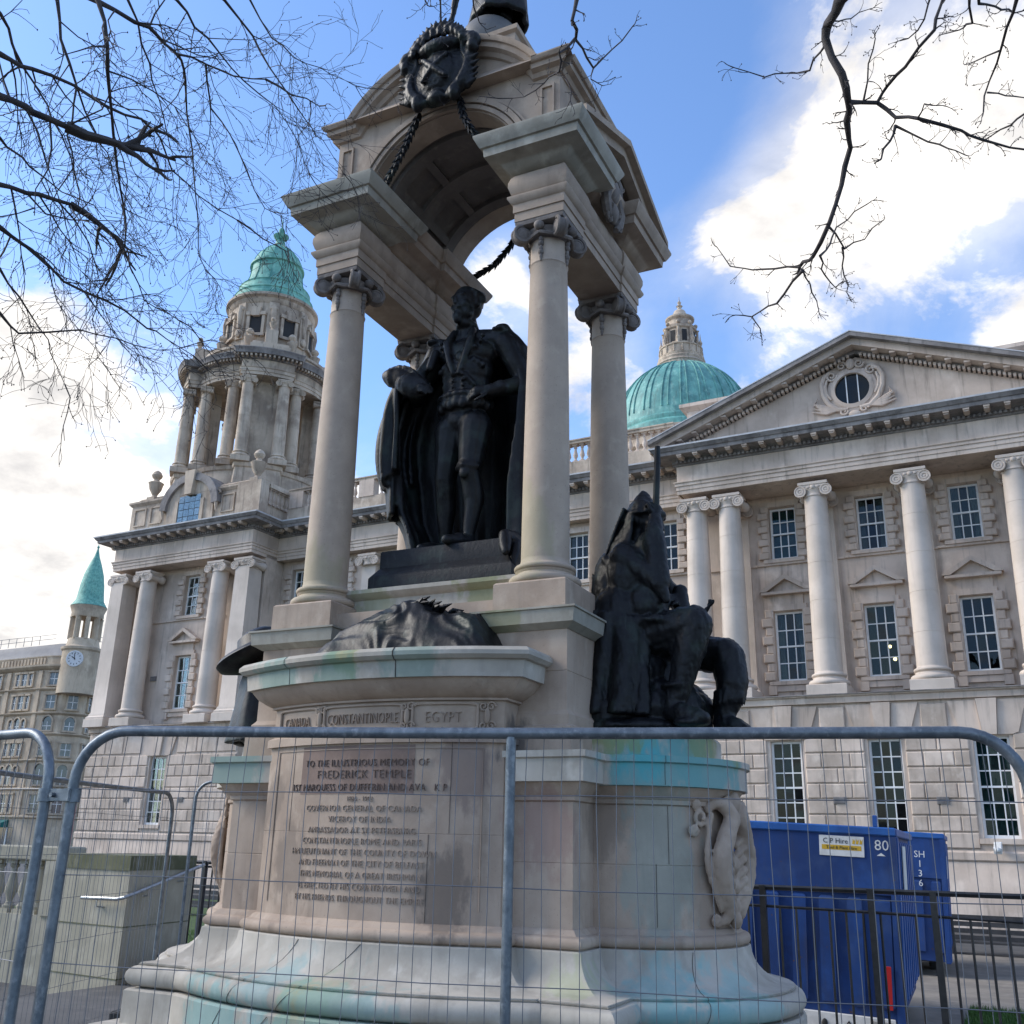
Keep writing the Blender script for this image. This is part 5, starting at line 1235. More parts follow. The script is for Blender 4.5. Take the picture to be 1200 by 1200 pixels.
# turned-back fold over the arm, collar, train on the plinth
rows=[]
for i in range(26):
    t_=i/25; z=6.52-t_*.95; aa=.08+.23*math.sin(PI*min(1,t_*.72+.10))**1.2; fd=lambda w:(.012+.05*t_)*math.sin(w*10+t_*2.2+.8*math.sin(t_*4)); rows.append([(-.60-(aa+fd(w))*math.sin(w),-.12-(.25-.05*t_+fd(w))*math.cos(w),z-.12*t_*math.sin(w)+.06*t_*math.sin(w*5)) for w in [.05+2.7*k/44 for k in range(45)]])
cloth(ck_,rows,.05)
rows=[]
for i in range(12):
    t_=i/11; z=5.62-t_*.45; rows.append([(-.62-(.24-.08*t_)*math.sin(w)*(1+.10*math.sin(w*7)),-.06-.22*math.cos(w),z) for w in [.2+2.2*k/16 for k in range(17)]])
cloth(ck_,rows,.05)
ck_.chain([(-.34,-.12,6.97),(-.2,.08,7.02),(.05,.12,7.03),(.25,.08,7.02),(.40,-.10,6.96)],[.05,.06,.055,.06,.055]); ck_.ell((.36,-.12,6.99),(.08,.07,.05))
ck_.chain([(.36,-.1,6.95),(.52,-.05,6.75),(.62,.0,6.5)],[.09,.10,.07]); ck_.chain([(.5,-.05,4.80),(.58,-.25,4.80),(.6,-.42,4.78),(.66,-.52,4.6)],[.08,.07,.06,.04]); ck_.chain([(.58,.0,4.82),(.66,-.3,4.74),(.7,-.45,4.5)],[.07,.05,.03])
me=sculpt(ck_,.017,2,nfold(.014,8,5,(1.2,1.2,.22))); me.transform(Matrix.Translation((0,-.10,-.13))); mesh_obj('cloak',me,M['bronze'],st)
h_=MB(); E_=Matrix.Rotation(.42,3,'Y').to_quaternion()
h_.ell((-.58,-.26,6.52),(.30,.075,.12),E_); h_.ell((-.46,-.30,6.42),(.20,.09,.13),E_); h_.chain([(-.72,-.24,6.60),(-.90,-.16,6.68)],[.075,.012]); h_.chain(spl([(-.92,-.15,6.70),(-.72,-.25,6.70),(-.50,-.31,6.62),(-.34,-.33,6.46)]),[.016]*19,6); h_.chain(spl([(-.90,-.16,6.66),(-.68,-.30,6.55),(-.46,-.37,6.46),(-.32,-.36,6.36)]),[.014]*19,6)
me=sculpt(h_,.013,2,nfold(.008,18,7)); me.transform(Matrix.Translation((0,-.17,-.13))); mesh_obj('cocked_hat',me,M['bronze'],st)
# --- seated soldier on the right drum
sd_=bthing('statue','dark bronze seated soldier in helmet and mail holding an upright rifle on right drum','statue',(1.55,0,2.92))
rk=MB()
for c_,r_ in (((1.72,.0,3.15),(.52,.50,.30)),((1.45,.05,3.40),(.30,.45,.40)),((1.62,-.12,3.45),(.32,.38,.32)),((1.42,.1,3.85),(.17,.36,.45)),((1.88,-.1,3.05),(.36,.32,.12)),((1.48,-.35,3.10),(.28,.26,.22)),((1.60,-.05,2.99),(.64,.60,.09)),((1.36,.05,4.15),(.09,.22,.16))): rk.ell(c_,r_)
for i in range(7): rk.chain([(1.36+.02*i,-.2+.09*i,4.1),(1.30+.02*(i%3),-.22+.09*i,4.30+.05*(i%2))],[.06,.02])
me=sculpt(rk,.022,1,lambda co,n:.03*noise.noise(co*6)+.02*abs(noise.noise(Vector((co.x*20,co.y*20,co.z*5))))+.006*noise.noise(co*40)); mesh_obj('rock_seat',me,M['bronze'],sd_)
f=MB()
hipn,hipf=(1.62,-.24,3.72),(1.64,.12,3.72)
f.chain([hipn,(2.20,-.34,3.80)],[.18,.135]); f.chain([(2.22,-.34,3.78),(2.13,-.36,3.48),(2.04,-.38,3.16)],[.13,.118,.078]); f.tube([(2.05+.10*math.cos(a*PI/6),-.37+.10*math.sin(a*PI/6),3.30) for a in range(13)],.022,6); f.chain([(2.02,-.36,3.10),(2.14,-.46,3.07),(2.30,-.54,3.03)],[.088,.082,.055]); f.ell((2.20,-.50,3.005),(.15,.10,.035)); f.ell((2.13,-.30,3.62),(.15,.14,.16))
f.chain([hipf,(2.34,.06,3.60)],[.18,.14]); f.chain([(2.36,.05,3.58),(2.40,.0,3.36),(2.33,-.02,3.12)],[.14,.13,.09]); f.chain([(2.32,-.02,3.05),(2.42,-.08,3.01),(2.52,-.12,2.98)],[.09,.075,.05])
for i in range(16): a=2*PI*i/16; f.chain([(2.375+.115*math.cos(a),.0+.115*math.sin(a),3.28),(2.365+.125*math.cos(a),-.01+.125*math.sin(a),3.19)],[.022,.010],5)
f.ell((1.62,-.06,3.78),(.26,.30,.20)); f.ell((1.58,-.06,4.02),(.20,.25,.22)); f.ell((1.58,-.06,4.26),(.205,.27,.22)); f.ell((1.60,-.06,4.42),(.17,.29,.13))
f.ell((1.66,-.20,4.22),(.24,.26,.34)); f.ell((1.46,-.08,4.12),(.20,.30,.42)); f.ell((1.80,-.26,4.32),(.13,.13,.30)); 
rows=[]
for i in range(22):
    t_=i/21; rows.append([(1.32+.50*w+.05*t_*(w-.5),-.34-.14*math.sin(PI*w)**.5-.10*t_+(.012+.035*t_)*math.sin(w*24+t_*2+2*math.sin(w*5)),3.95-.12*w-t_*(.86-.10*w)) for w in [k/60 for k in range(61)]])
cloth(f,rows,.07); f.ell((1.64,-.16,3.5),(.32,.22,.38)); f.ell((1.95,-.12,3.35),(.16,.14,.3)); f.ell((1.58,-.30,3.9),(.26,.2,.28)); f.ell((1.80,-.30,3.98),(.18,.18,.2))
f.chain([(1.62,-.08,4.48),(1.70,-.10,4.66)],[.125,.11])
head(f,(1.76,-.12,4.74),PI/2-.45,.92,True,.05)
# helmet with spike and mail neck guard
f.ell((1.74,-.11,4.83),(.155,.15,.12)); f.lathe([(.15,4.84),(.12,4.91),(.06,4.98),(.02,5.03),(.0,5.05)],(1.72,-.11),14); f.tube([(1.74+.165*math.cos(a*PI/8),-.11+.16*math.sin(a*PI/8),4.80) for a in range(17)],.02,6)
rows=[]
for i in range(9):
    z=4.82-i*.062; rows.append([(1.70-(.12+.022*i)*math.cos(a)*1.15,-.09+(.15+.020*i)*math.sin(a),z) for a in [(-1.5+3.0*k/14) for k in range(15)]])
cloth(f,rows,.03)
# near arm up to the rifle, far arm across
f.chain([(1.62,-.34,4.40),(1.94,-.40,4.14),(1.90,-.36,4.55),(1.885,-.30,4.70)],[.115,.095,.075,.055]); f.ell((1.89,-.36,4.48),(.085,.085,.13)); hand(f,(1.885,-.29,4.70),(-.02,.2,.95),(.9,-.2,.0),1.05,1.2)
f.chain([(1.62,.20,4.40),(1.92,.18,4.12),(2.0,-.12,4.05)],[.115,.09,.06]); hand(f,(2.0,-.12,4.05),(-.5,-.75,-.1),(.4,-.2,.8),1.05,1.3)
f.chain([(1.94,-.42,4.12),(2.0,-.42,3.98)],[.08,.03]); f.chain([(2.02,-.1,4.12),(2.05,-.12,3.92),(2.0,-.2,3.86)],[.06,.07,.06])
f.chain([(1.44,-.30,4.40),(1.70,-.36,4.10),(1.80,-.36,3.85)],[.035,.04,.035]); f.chain([(1.40,-.25,3.9),(1.62,-.34,3.84),(1.85,-.3,3.86)],[.05,.05,.05])
rows=[]
for i in range(10):
    t_=i/9; rows.append([(1.42+.62*t_+.02*math.sin(k*2),-.42+.06*math.sin(k*1.6+t_*6)+.03*k,3.92-.10*t_-.07*k*(1-.3*t_)) for k in range(7)])
cloth(f,rows,.05)
f.chain([(2.22,-.22,3.86),(2.34,-.26,3.98)],[.03,.012]); f.chain([(2.24,-.2,3.84),(2.30,-.2,4.0)],[.025,.01])
me=sculpt(f,.0145,1,lambda co,n:.012*noise.noise(Vector((co.x*11,co.y*11,co.z*5)))+.010*abs(noise.noise(Vector((co.x*22+co.z*6,co.y*22,co.z*4))))+.004*noise.noise(co*40)); mesh_obj('figure',me,M['bronze'],sd_)
g=MB(); g.tube([(1.915,-.28,5.26),(1.885,-.28,4.7),(1.84,-.28,4.25)],[.026,.030,.034],10); g.tube([(1.912,-.28,5.20),(1.918,-.28,5.36)],[.030,.024],8)
g.chain([(1.86,-.28,4.4),(1.82,-.28,4.0),(1.76,-.28,3.6),(1.73,-.28,3.42)],[.038,.042,.05,.065]); g.tube([(1.84,-.25,4.06),(1.89,-.25,4.0),(1.87,-.25,3.92)],.012,6); g.build('rifle',M['bronze'],sd_)
g=MB(); rows=[]
for i in range(14):
    t_=i/13; rows.append([(1.60-.16*math.sin(t_*1.3)-.13*t_,-.10+.20*math.sin((k/8-.5)*2)*(1+.2*t_),4.86-.80*t_+.0*k) for k in range(9)])
cloth(g,rows,.03); mesh_obj('cape',sculpt(g,.016,2,nfold(.01,10,6,(1,1,.3))),M['bronze'],sd_)
# --- figure on the left drum, seen past the pedestal
lf=bthing('statue','dark bronze cloaked figure in a wide brimmed hat behind left pedestal','statue',(-2.0,-.35,2.92))
f=MB()
f.ell((-1.88,-.30,3.03),(.36,.32,.12)); f.chain([(-1.90,-.32,3.08),(-1.93,-.35,3.3),(-1.93,-.38,3.52)],[.27,.25,.20]); f.ell((-1.95,-.38,3.46),(.29,.23,.18)); f.chain([(-1.93,-.44,3.55),(-1.93,-.46,3.70)],[.11,.10]); head(f,(-1.93,-.48,3.74),-.5,.82)
rows=[]
for i in range(14):
    t_=i/13; rows.append([(-1.93-(.22+.13*t_)*math.cos(a)*(1+.05*math.sin(a*9)),-.34+(.24+.10*t_)*math.sin(a)*(1+.05*math.sin(a*7)),3.66-.72*t_) for a in [(-2.3+4.6*k/26) for k in range(27)]])
cloth(f,rows,.05)
mesh_obj('figure',sculpt(f,.016,3,nfold(.014,8,9,(1,1,.3))),M['bronze'],lf)
f=MB(); f.M=Matrix.Translation((-1.98,-.46,3.80))@Matrix.Rotation(-.38,4,'Y')@Matrix.Rotation(.22,4,'X'); f.lathe([(.0,-.06),(.30,-.11),(.43,-.05),(.45,-.0),(.42,.03),(.30,.05),(.22,.09),(.19,.17),(.12,.21),(0,.22)],n=36); f.build('hat',M['bronze'],lf,60)
# --- draped robe and plumes lying on the bow
rb=bthing('bronze_drapery','heap of dark bronze robes and plumes on the bowed ledge below statue','sculpture',(.1,-1.2,3.47))
OUT=[(-.80,.0),(-.72,.05),(-.60,.16),(-.48,.28),(-.30,.38),(-.10,.46),(.12,.53),(.30,.49),(.42,.40),(.60,.36),(.74,.33),(.84,.18),(.92,.05),(.97,.0)]
nu,nv=150,64; vs=[];fs=[]
for i in range(nu+1):
    u=-.80+1.77*i/nu; H=lerp_tab(OUT,u)
    for j in range(nv+1):
        w=j/nv; v=-1.50+.72*w; pr_=min(1,w/.42) if w<.42 else 1-.75*((w-.42)/.58)**2; pr_=math.sin(pr_*PI/2)
        q=Vector((u*.9-w*1.0,w*2.6+u*1.5,2.0)); q2=q+Vector((noise.noise(q*1.6),noise.noise(q*1.6+Vector((5,0,0))),0))*.9
        f1=1-2*abs(noise.noise(q2*1.0)); f2=.5-1*abs(noise.noise(q2*2.6+Vector((3,1,0)))); f3=noise.noise(Vector((u*40+w*30,w*9,0)))
        z=3.465+H*pr_*.86+(.050*f1+.024*f2)*min(1,H*4)*min(1,w*6)+.004*f3
        vs.append((u,v-.05*f2*min(1,H*3)*(1-w),max(3.455,z) if 0<i<nu and 0<j<nv else 3.452))
for i in range(nu):
    for j in range(nv): a=i*(nv+1)+j; fs.append((a,a+nv+1,a+nv+2,a+1))
f=MB(); f.add(vs,fs); f.build('robe',M['bronze'],rb,80)
f=MB(); rp=random.Random(8)
for i in range(22):
    u=.02+.05*(i%9); b=Vector((u,-1.14+rp.uniform(-.08,.05),3.88-.25*abs(u-.15))); t_=b+Vector((rp.uniform(-.02,.20),rp.uniform(-.10,.02),rp.uniform(.02,.10))); f.tube([b,(b+t_)/2+Vector((0,-.02,.02)),t_],[.016,.022,.004],5)
f.build('plume',M['bronze'],rb)
# --- cartouche and garlands on the arch
ct=MB()
V=-WV-.20
ct.ell((.03,V+.05,9.30),(.36,.09,.40)); ct.ell((.03,V-.01,9.32),(.22,.09,.26)); ct.chain([(-.12,V-.09,9.45),(.03,V-.11,9.30),(.18,V-.09,9.17)],[.03,.035,.03]); ct.chain([(.18,V-.09,9.45),(.03,V-.11,9.32),(-.12,V-.09,9.17)],[.025,.03,.025])
for s in (-1,1):
    ct.chain(spl([(.03+s*.16,V,8.96),(.03+s*.33,V,9.10),(.03+s*.37,V,9.34),(.03+s*.30,V,9.54),(.03+s*.40,V,9.64),(.03+s*.48,V,9.58)]),[.05+.03*math.sin(i*.3) for i in range(31)],8)
    for i in range(7): a=-.9+i*.3; c_=Vector((.03+s*(.34+.06*math.cos(a)),V+.02,9.28+.30*math.sin(a))); ct.chain([c_,c_+Vector((s*.13,-.02,.03))],[.05,.012],6)
    ct.ell((.03+s*.44,V,9.52),(.07,.08,.08)); ct.ell((.03+s*.24,V-.02,8.96),(.07,.08,.10))
ct.ell((.03,V,9.64),(.28,.13,.10)); ct.ell((.03,V,8.98),(.12,.09,.09))
for r_,z_,n_ in ((.32,9.64,24),(.27,9.70,20),(.20,9.76,14)):
    for i in range(n_):
        a=-.15+(PI+.3)*i/(n_-1); c_=Vector((.03+r_*math.cos(a),V-.03*(i%2)-.03,z_+.16*math.sin(a))); d=Vector((math.cos(a),-.5+.6*(i%2),math.sin(a)+.35)).normalized(); ct.chain([c_,c_+d*.09],[.036,.008],6)
me=sculpt(ct,.0135,1,lambda co,n:.005*noise.noise(co*30)); me.transform(Matrix.Translation((.03,V,9.36))@Matrix.Diagonal((.86,.9,.90,1))@Matrix.Translation((-.03,-V,-9.36))); cto=mesh_obj('bronze_cartouche',me,M['bronze'],mon)
def garland(pts,nm='bronze_garland'):
    mb=MB(); P=[Vector(p) for p in pts]; k=0
    for i in range(len(P)-1):
        n_=max(2,int((P[i+1]-P[i]).length/.03))
        for j in range(n_):
            p=P[i].lerp(P[i+1],j/n_); d=(P[i+1]-P[i]).normalized(); sd=d.orthogonal().normalized(); k+=1
            for q in range(3):
                ax=Matrix.Rotation(q*2*PI/3+k*.9,3,d)@sd; mb.tube([p,p+ax*.018+d*.03,p+ax*.045+d*.075],[.014,.018,.002],5)
    mb.tube(P,.018,8); return mb.build(nm,M['bronze'],mon)
garland([(-.22,-WV-.10,9.0),(-.38,-WV-.06,8.72),(-.55,-WV-.02,8.48),(-.74,-WV+.05,8.30)]); garland([(.24,-WV-.12,9.02),(.28,-WV-.10,8.8),(.36,-WV-.05,8.62),(.42,-WV,8.55)])
garland([(.05,WV-.02,8.98),(-.02,WV,8.80),(-.16,WV+.02,8.60),(-.36,WV+.03,8.42),(-.62,WV,8.30)])
# --- winged figure on its globe at the top
tp=bthing('statue','bronze globe and feet of the winged figure crowning the canopy roof','statue',(0,0,10.18))
MB().lathe([(.0,10.17),(.16,10.18),(.12,10.24),(.10,10.28)],(0,0),16).build('globe_stand',M['bronze'],tp)
MB().ell((0,0,10.56),.36,None,32,20).build('globe',M['globe'] if 'globe' in M else mat('weathered_globe_bronze',[(.16,.155,.15),(.11,.11,.11)],.6,3,metal=.2),tp)
f=MB(); rows=[]
for i in range(14):
    t_=i/13; z=12.2-t_*1.34; a=.15+.17*t_; rows.append([(.10+a*math.cos(b)*(1+.10*math.sin(b*7+z*2)),a*.9*math.sin(b)*(1+.1*math.sin(b*7)),z) for b in [2*PI*k/36 for k in range(37)]])
cloth(f,rows,.06); f.ell((.1,0,11.7),(.15,.14,.6)); f.ell((.1,0,12.35),(.22,.16,.28)); f.chain([(.1,0,12.55),(.1,-.02,12.75)],[.08,.07]); head(f,(.1,-.02,12.85),0,.7,False)
f.chain([(.05,-.12,11.1),(.02,-.16,10.92),(-.0,-.26,10.90)],[.08,.055,.035]); f.chain([(.2,.0,11.1),(.22,-.02,10.9),(.2,-.12,10.88)],[.08,.055,.035])
f.chain([(.3,0,12.5),(.55,-.1,12.8),(.62,-.15,13.1)],[.08,.06,.045]); f.chain([(-.1,0,12.5),(-.3,-.1,12.25),(-.36,-.2,12.0)],[.08,.06,.045]); hand(f,(.62,-.15,13.1),(.1,0,1),(0,-1,0),.9); hand(f,(-.36,-.2,12.0),(-.1,-.2,-1),(0,-1,0),.9)
for s in (-1,1):
    for i in range(7): f.chain([(.1+s*.12,.15,12.45),(.1+s*(.4+.06*i),.32,12.9-.12*i),(.1+s*(.6+.05*i),.38,13.2-.33*i)],[.06,.05,.02],6)
mesh_obj('winged_figure',sculpt(f,.02,2,nfold(.01,9,1)),M['bronze'],tp)

# ------------------------------------------------------------------ temporary fence panels
def fence(P0,P1,zt,zb,label,mid=False,r=.0205,bend=.20,seed=0,group='temporary mesh fence panels',wires=True):
    P0=Vector((*P0,0));P1=Vector((*P1,0)); d=(P1-P0); ln=d.length; d/=ln; nn=Vector((d.y,-d.x,0)); rr=random.Random(seed)
    o=thing('mesh_fence',label,'fence',(P0.x,P0.y,zb),0,group); ORG[o.name]=Vector((P0.x,P0.y,zb))
    def q(s,z,off=0): p=P0+d*s+nn*off; return (p.x,p.y,z)
    pts=[q(0,zb)]+[q(0,zb+(zt-bend-zb)*k/4) for k in range(1,5)]
    for i in range(1,9): a=PI/2*i/8; pts.append(q(bend-bend*math.cos(a),zt-bend+bend*math.sin(a)))
    for i in range(1,8): pts.append(q(bend+(ln-2*bend)*i/8,zt-.006*math.sin(PI*i/8)))
    for i in range(0,9): a=PI/2*i/8; pts.append(q(ln-bend+bend*math.sin(a),zt-bend+bend*math.cos(a)))
    pts.append(q(ln,zb)); MB().tube(pts,r,14).build('frame',M['steel'],o)
    if mid: MB().tube([q(ln*mid,zb),q(ln*mid,zt-.02)],.0185,12).build('mid_post',M['steel'],o)
    MB().tube([q(0,zb+.12),q(ln,zb+.12)],r*.8,10).build('bottom_rail',M['steel'],o)
    if wires:
        mb=MB(); n=int(ln/.0645); zz=zt-.225
        while zz>zb+.2:
            mb.tube([q(ln*k/12,zz+.003*math.sin(k*1.7+zz*9),.004) for k in range(13)],.0019,5,False); zz-=.312
        for k in range(1,n):
            s=ln*k/n; top=zt if bend<s<ln-bend else zt-bend+math.sqrt(max(0,bend*bend-(bend-min(s,ln-s))**2)); a,b,c=rr.gauss(0,.003),rr.gauss(0,.006),rr.gauss(0,.006)
            mb.tube([q(s+a*.4,top+.018,-.012),q(s+a*.5,top-.02,-.022),q(s+a,top-.25,-.003),q(s+b,zt-.8,-.004),q(s+c,zt-1.4,-.003),q(s,zb+.13,-.003)],.0015,5,False)
        tag(mb.build('wire_mesh',M['wire'],o,60),kind='stuff')
    for s in (0,ln):
        p=q(s,zb); f=MB(); an=math.atan2(d.y,d.x); f.M=Matrix.Translation(p)@Matrix.Rotation(an,4,'Z'); f.box(-.11,.11,-.30,.30,.0,.13,.02); f.build('foot_block',M['rubber'],o)
    return o
M['rubber']=mat('black_rubber',[(.03,.03,.03)],.8)
mainf=fence((-3.335,2.915),(.034,3.80),2.495,.5,'nearest steel mesh fence panel spanning the monument with a centre post',.502,seed=1)
fa=fence((-6.80,3.37),(-3.445,2.885),2.495,.5,'steel mesh fence panel cut off at left edge, clamped beside the near panel',seed=2)
fence((-6.02,4.25),(-7.22,7.5),2.495,.5,'smaller looking fence panel running back toward the concrete wall',.12,seed=3,r=.018)
fence((-8.85,9.55),(-5.6,10.3),2.74,.745,'distant fence panel whose bent corner shows left of monument pedestal',seed=4,r=.018)
t=MB(); t.box(-9.3,-5.4,9.42,10.9,.0,.745,.02); o=t.build('landing',M['concrete']); o['kind']='structure'
cl=thing('fence_clamp','steel coupling clamp joining the two near fence posts','clamp',(-3.39,2.90,2.245)); ORG[cl.name]=Vector((-3.39,2.90,2.245))
mb=MB(); mb.box(-3.47,-3.31,2.875,2.885,2.225,2.27); mb.box(-3.47,-3.31,2.925,2.935,2.225,2.27); mb.tube([(-3.39,2.86,2.247),(-3.39,2.95,2.247)],.009,8); mb.build('plates',M['steel'],cl)
for xy in ((-3.445,2.888),(-3.335,2.915)): MB().lathe([(.032,2.222),(.032,2.272)],xy,16).build('collar',M['steel'],cl)

# ------------------------------------------------------------------ concrete stair wall, handrail, balustrade at left
cw=thing('concrete_wall','mossy grey concrete stair wall with a bent steel handrail behind fence','wall',(-9.9,9.4,0)); ORG[cw.name]=Vector((-9.9,9.4,0))
MB().prism([(-10.75,9.40),(-9.44,9.25),(-9.62,10.5),(-10.75,10.5)],0,1.72,'z').build('wall_body',M['concrete'],cw)
M['mossy']=mat('dark_moss_band',[(.13,.13,.075),(.09,.095,.05),(.2,.19,.13)],.95,3,7,bump=.2,bscale=30)
MB().prism([(-10.77,9.385),(-9.43,9.23),(-9.61,10.52),(-10.77,10.52)],1.72,1.885,'z').build('wall_coping',M['mossy'],cw)
for k,z in enumerate((.55,1.1)):
    MB().prism([(-10.755,9.393),(-9.435,9.243),(-9.615,10.5),(-10.755,10.5)],z,z+.012,'z').build('joint_line',M['mossy'],cw)
hr=thing('handrail','bright steel handrail bending round the concrete wall corner','handrail',(-9.42,9.2,1.4)); ORG[hr.name]=Vector((-9.42,9.2,1.4))
MB().tube([(-10.15,9.24,1.40),(-9.50,9.16,1.41),(-9.40,9.17,1.43),(-9.38,9.30,1.47),(-9.53,10.45,1.74),(-9.55,10.6,1.77)],.021,10).build('rail',M['bright'],hr)
for x,y,z,dx,dy in ((-9.85,9.20,1.405,0,.1),(-9.41,9.55,1.53,-.09,0),(-9.49,10.2,1.68,-.09,0)):
    mb=MB(); mb.tube([(x,y,z-.02),(x,y,z-.09),(x+dx,y+dy,z-.10)],.009,6); mb.lathe([(.0,0),(.035,0),(.035,.01),(0,.012)],n=12); mb.v=[(a+x+dx,b+y+dy,c_+z-.10) if i>=len(mb.v)-48 else (a,b,c_) for i,(a,b,c_) in enumerate(mb.v)]; mb.build('bracket',M['bright'],hr)
lb=thing('stone_balustrade','low stone balustrade at far left behind fence','balustrade',(-14,11.6,0)); ORG[lb.name]=Vector((-14,11.6,0))
mb=MB(); mb.box(-19,-12.95,11.4,11.75,1.72,1.93,.02); mb.box(-19,-12.95,11.42,11.73,0,.95); mb.box(-13.35,-12.95,11.38,11.77,.95,1.72); mb.build('coping',M['concrete'],lb)
bm_=baluster_mesh(.77,.10); bm_.materials[0]=M['concrete']
for k in range(18): place('baluster',bm_,lb,(-13.65-.3*k,11.58,.95))
# ------------------------------------------------------------------ black iron railings
def railing(name,label,pts,zt,zb,gap,posts,drop=.2,sag=0):
    o=thing(name,label,'railing',(pts[0][0],pts[0][1],zb),0,'black iron railings'); ORG[o.name]=Vector((pts[0][0],pts[0][1],zb))
    a,b=Vector(pts[0]),Vector(pts[1]); d=b-a; ln=d.length; d/=ln
    def q(s,z): p=a+d*s; return (p.x,p.y,z)
    MB().tube([q(0,zt),q(ln,zt)],.028,6).build('top_rail',M['blackmetal'],o)
    low=[q(ln*i/30,zt-drop-sag*(i/30)**2) for i in range(31)]; MB().tube(low,.016,6).build('second_rail',M['blackmetal'],o)
    s=gap*.5; bm_=MB(); bm_.tube([(0,0,0),(0,0,zt-drop-zb)],.0135,6); bmm=bm_.mesh('bar',M['blackmetal'],40)
    pm=MB(); pm.box(-.032,.032,-.032,.032,0,zt-zb+.02); pmm=pm.mesh('post',M['blackmetal'],0)
    while s<ln:
        t_=s/ln; place('bar',bmm,o,q(s,zb),(0,0,0),(1,1,(zt-drop-sag*t_*t_-zb)/(zt-drop-zb))); s+=gap
    for s in posts: place('post',pmm,o,q(s,zb))
    return o
railing('iron_railing','black iron railing in front of blue site unit at right',[(-5.2,11.45),(2.6,11.75)],1.735,.0,.168,(.4,2.6,3.70,4.30,6.4),.17,.16)
railing('iron_railing','black iron gate railing left of monument pedestal before lawn',[(-11.42,12.2),(-9.6,12.35)],1.76,0,.16,(0.02,.16,.42,1.5),.06)
# slatted benches near the wall
def bench(label,x0,x1,y,z0):
    o=thing('slatted_bench',label,'bench',((x0+x1)/2,y,0),0,'dark slatted benches'); ORG[o.name]=Vector(((x0+x1)/2,y,0))
    for k in range(4): MB().box(x0,x1,y+.02*k,y+.06+.02*k,.28+.145*k,.38+.145*k).build('back_slat',M['bench'],o)
    for k in range(3): MB().box(x0,x1,y-.5+.16*k,y-.38+.16*k,.24,.28).build('seat_slat',M['bench'],o)
    for x in (x0+.2,(x0+x1)/2,x1-.2): MB().box(x-.04,x+.04,y-.5,y+.12,0,.235).build('leg',M['bench'],o)
M['bench']=mat('dark_bench_timber',[(.03,.03,.033),(.05,.05,.052)],.7,4)
bench('dark slatted bench by wall beyond blue units at right',-2.0,2.4,27.0,0)
bench('dark slatted bench on lawn seen through gate left of monument',-22.5,-18.8,24,0)
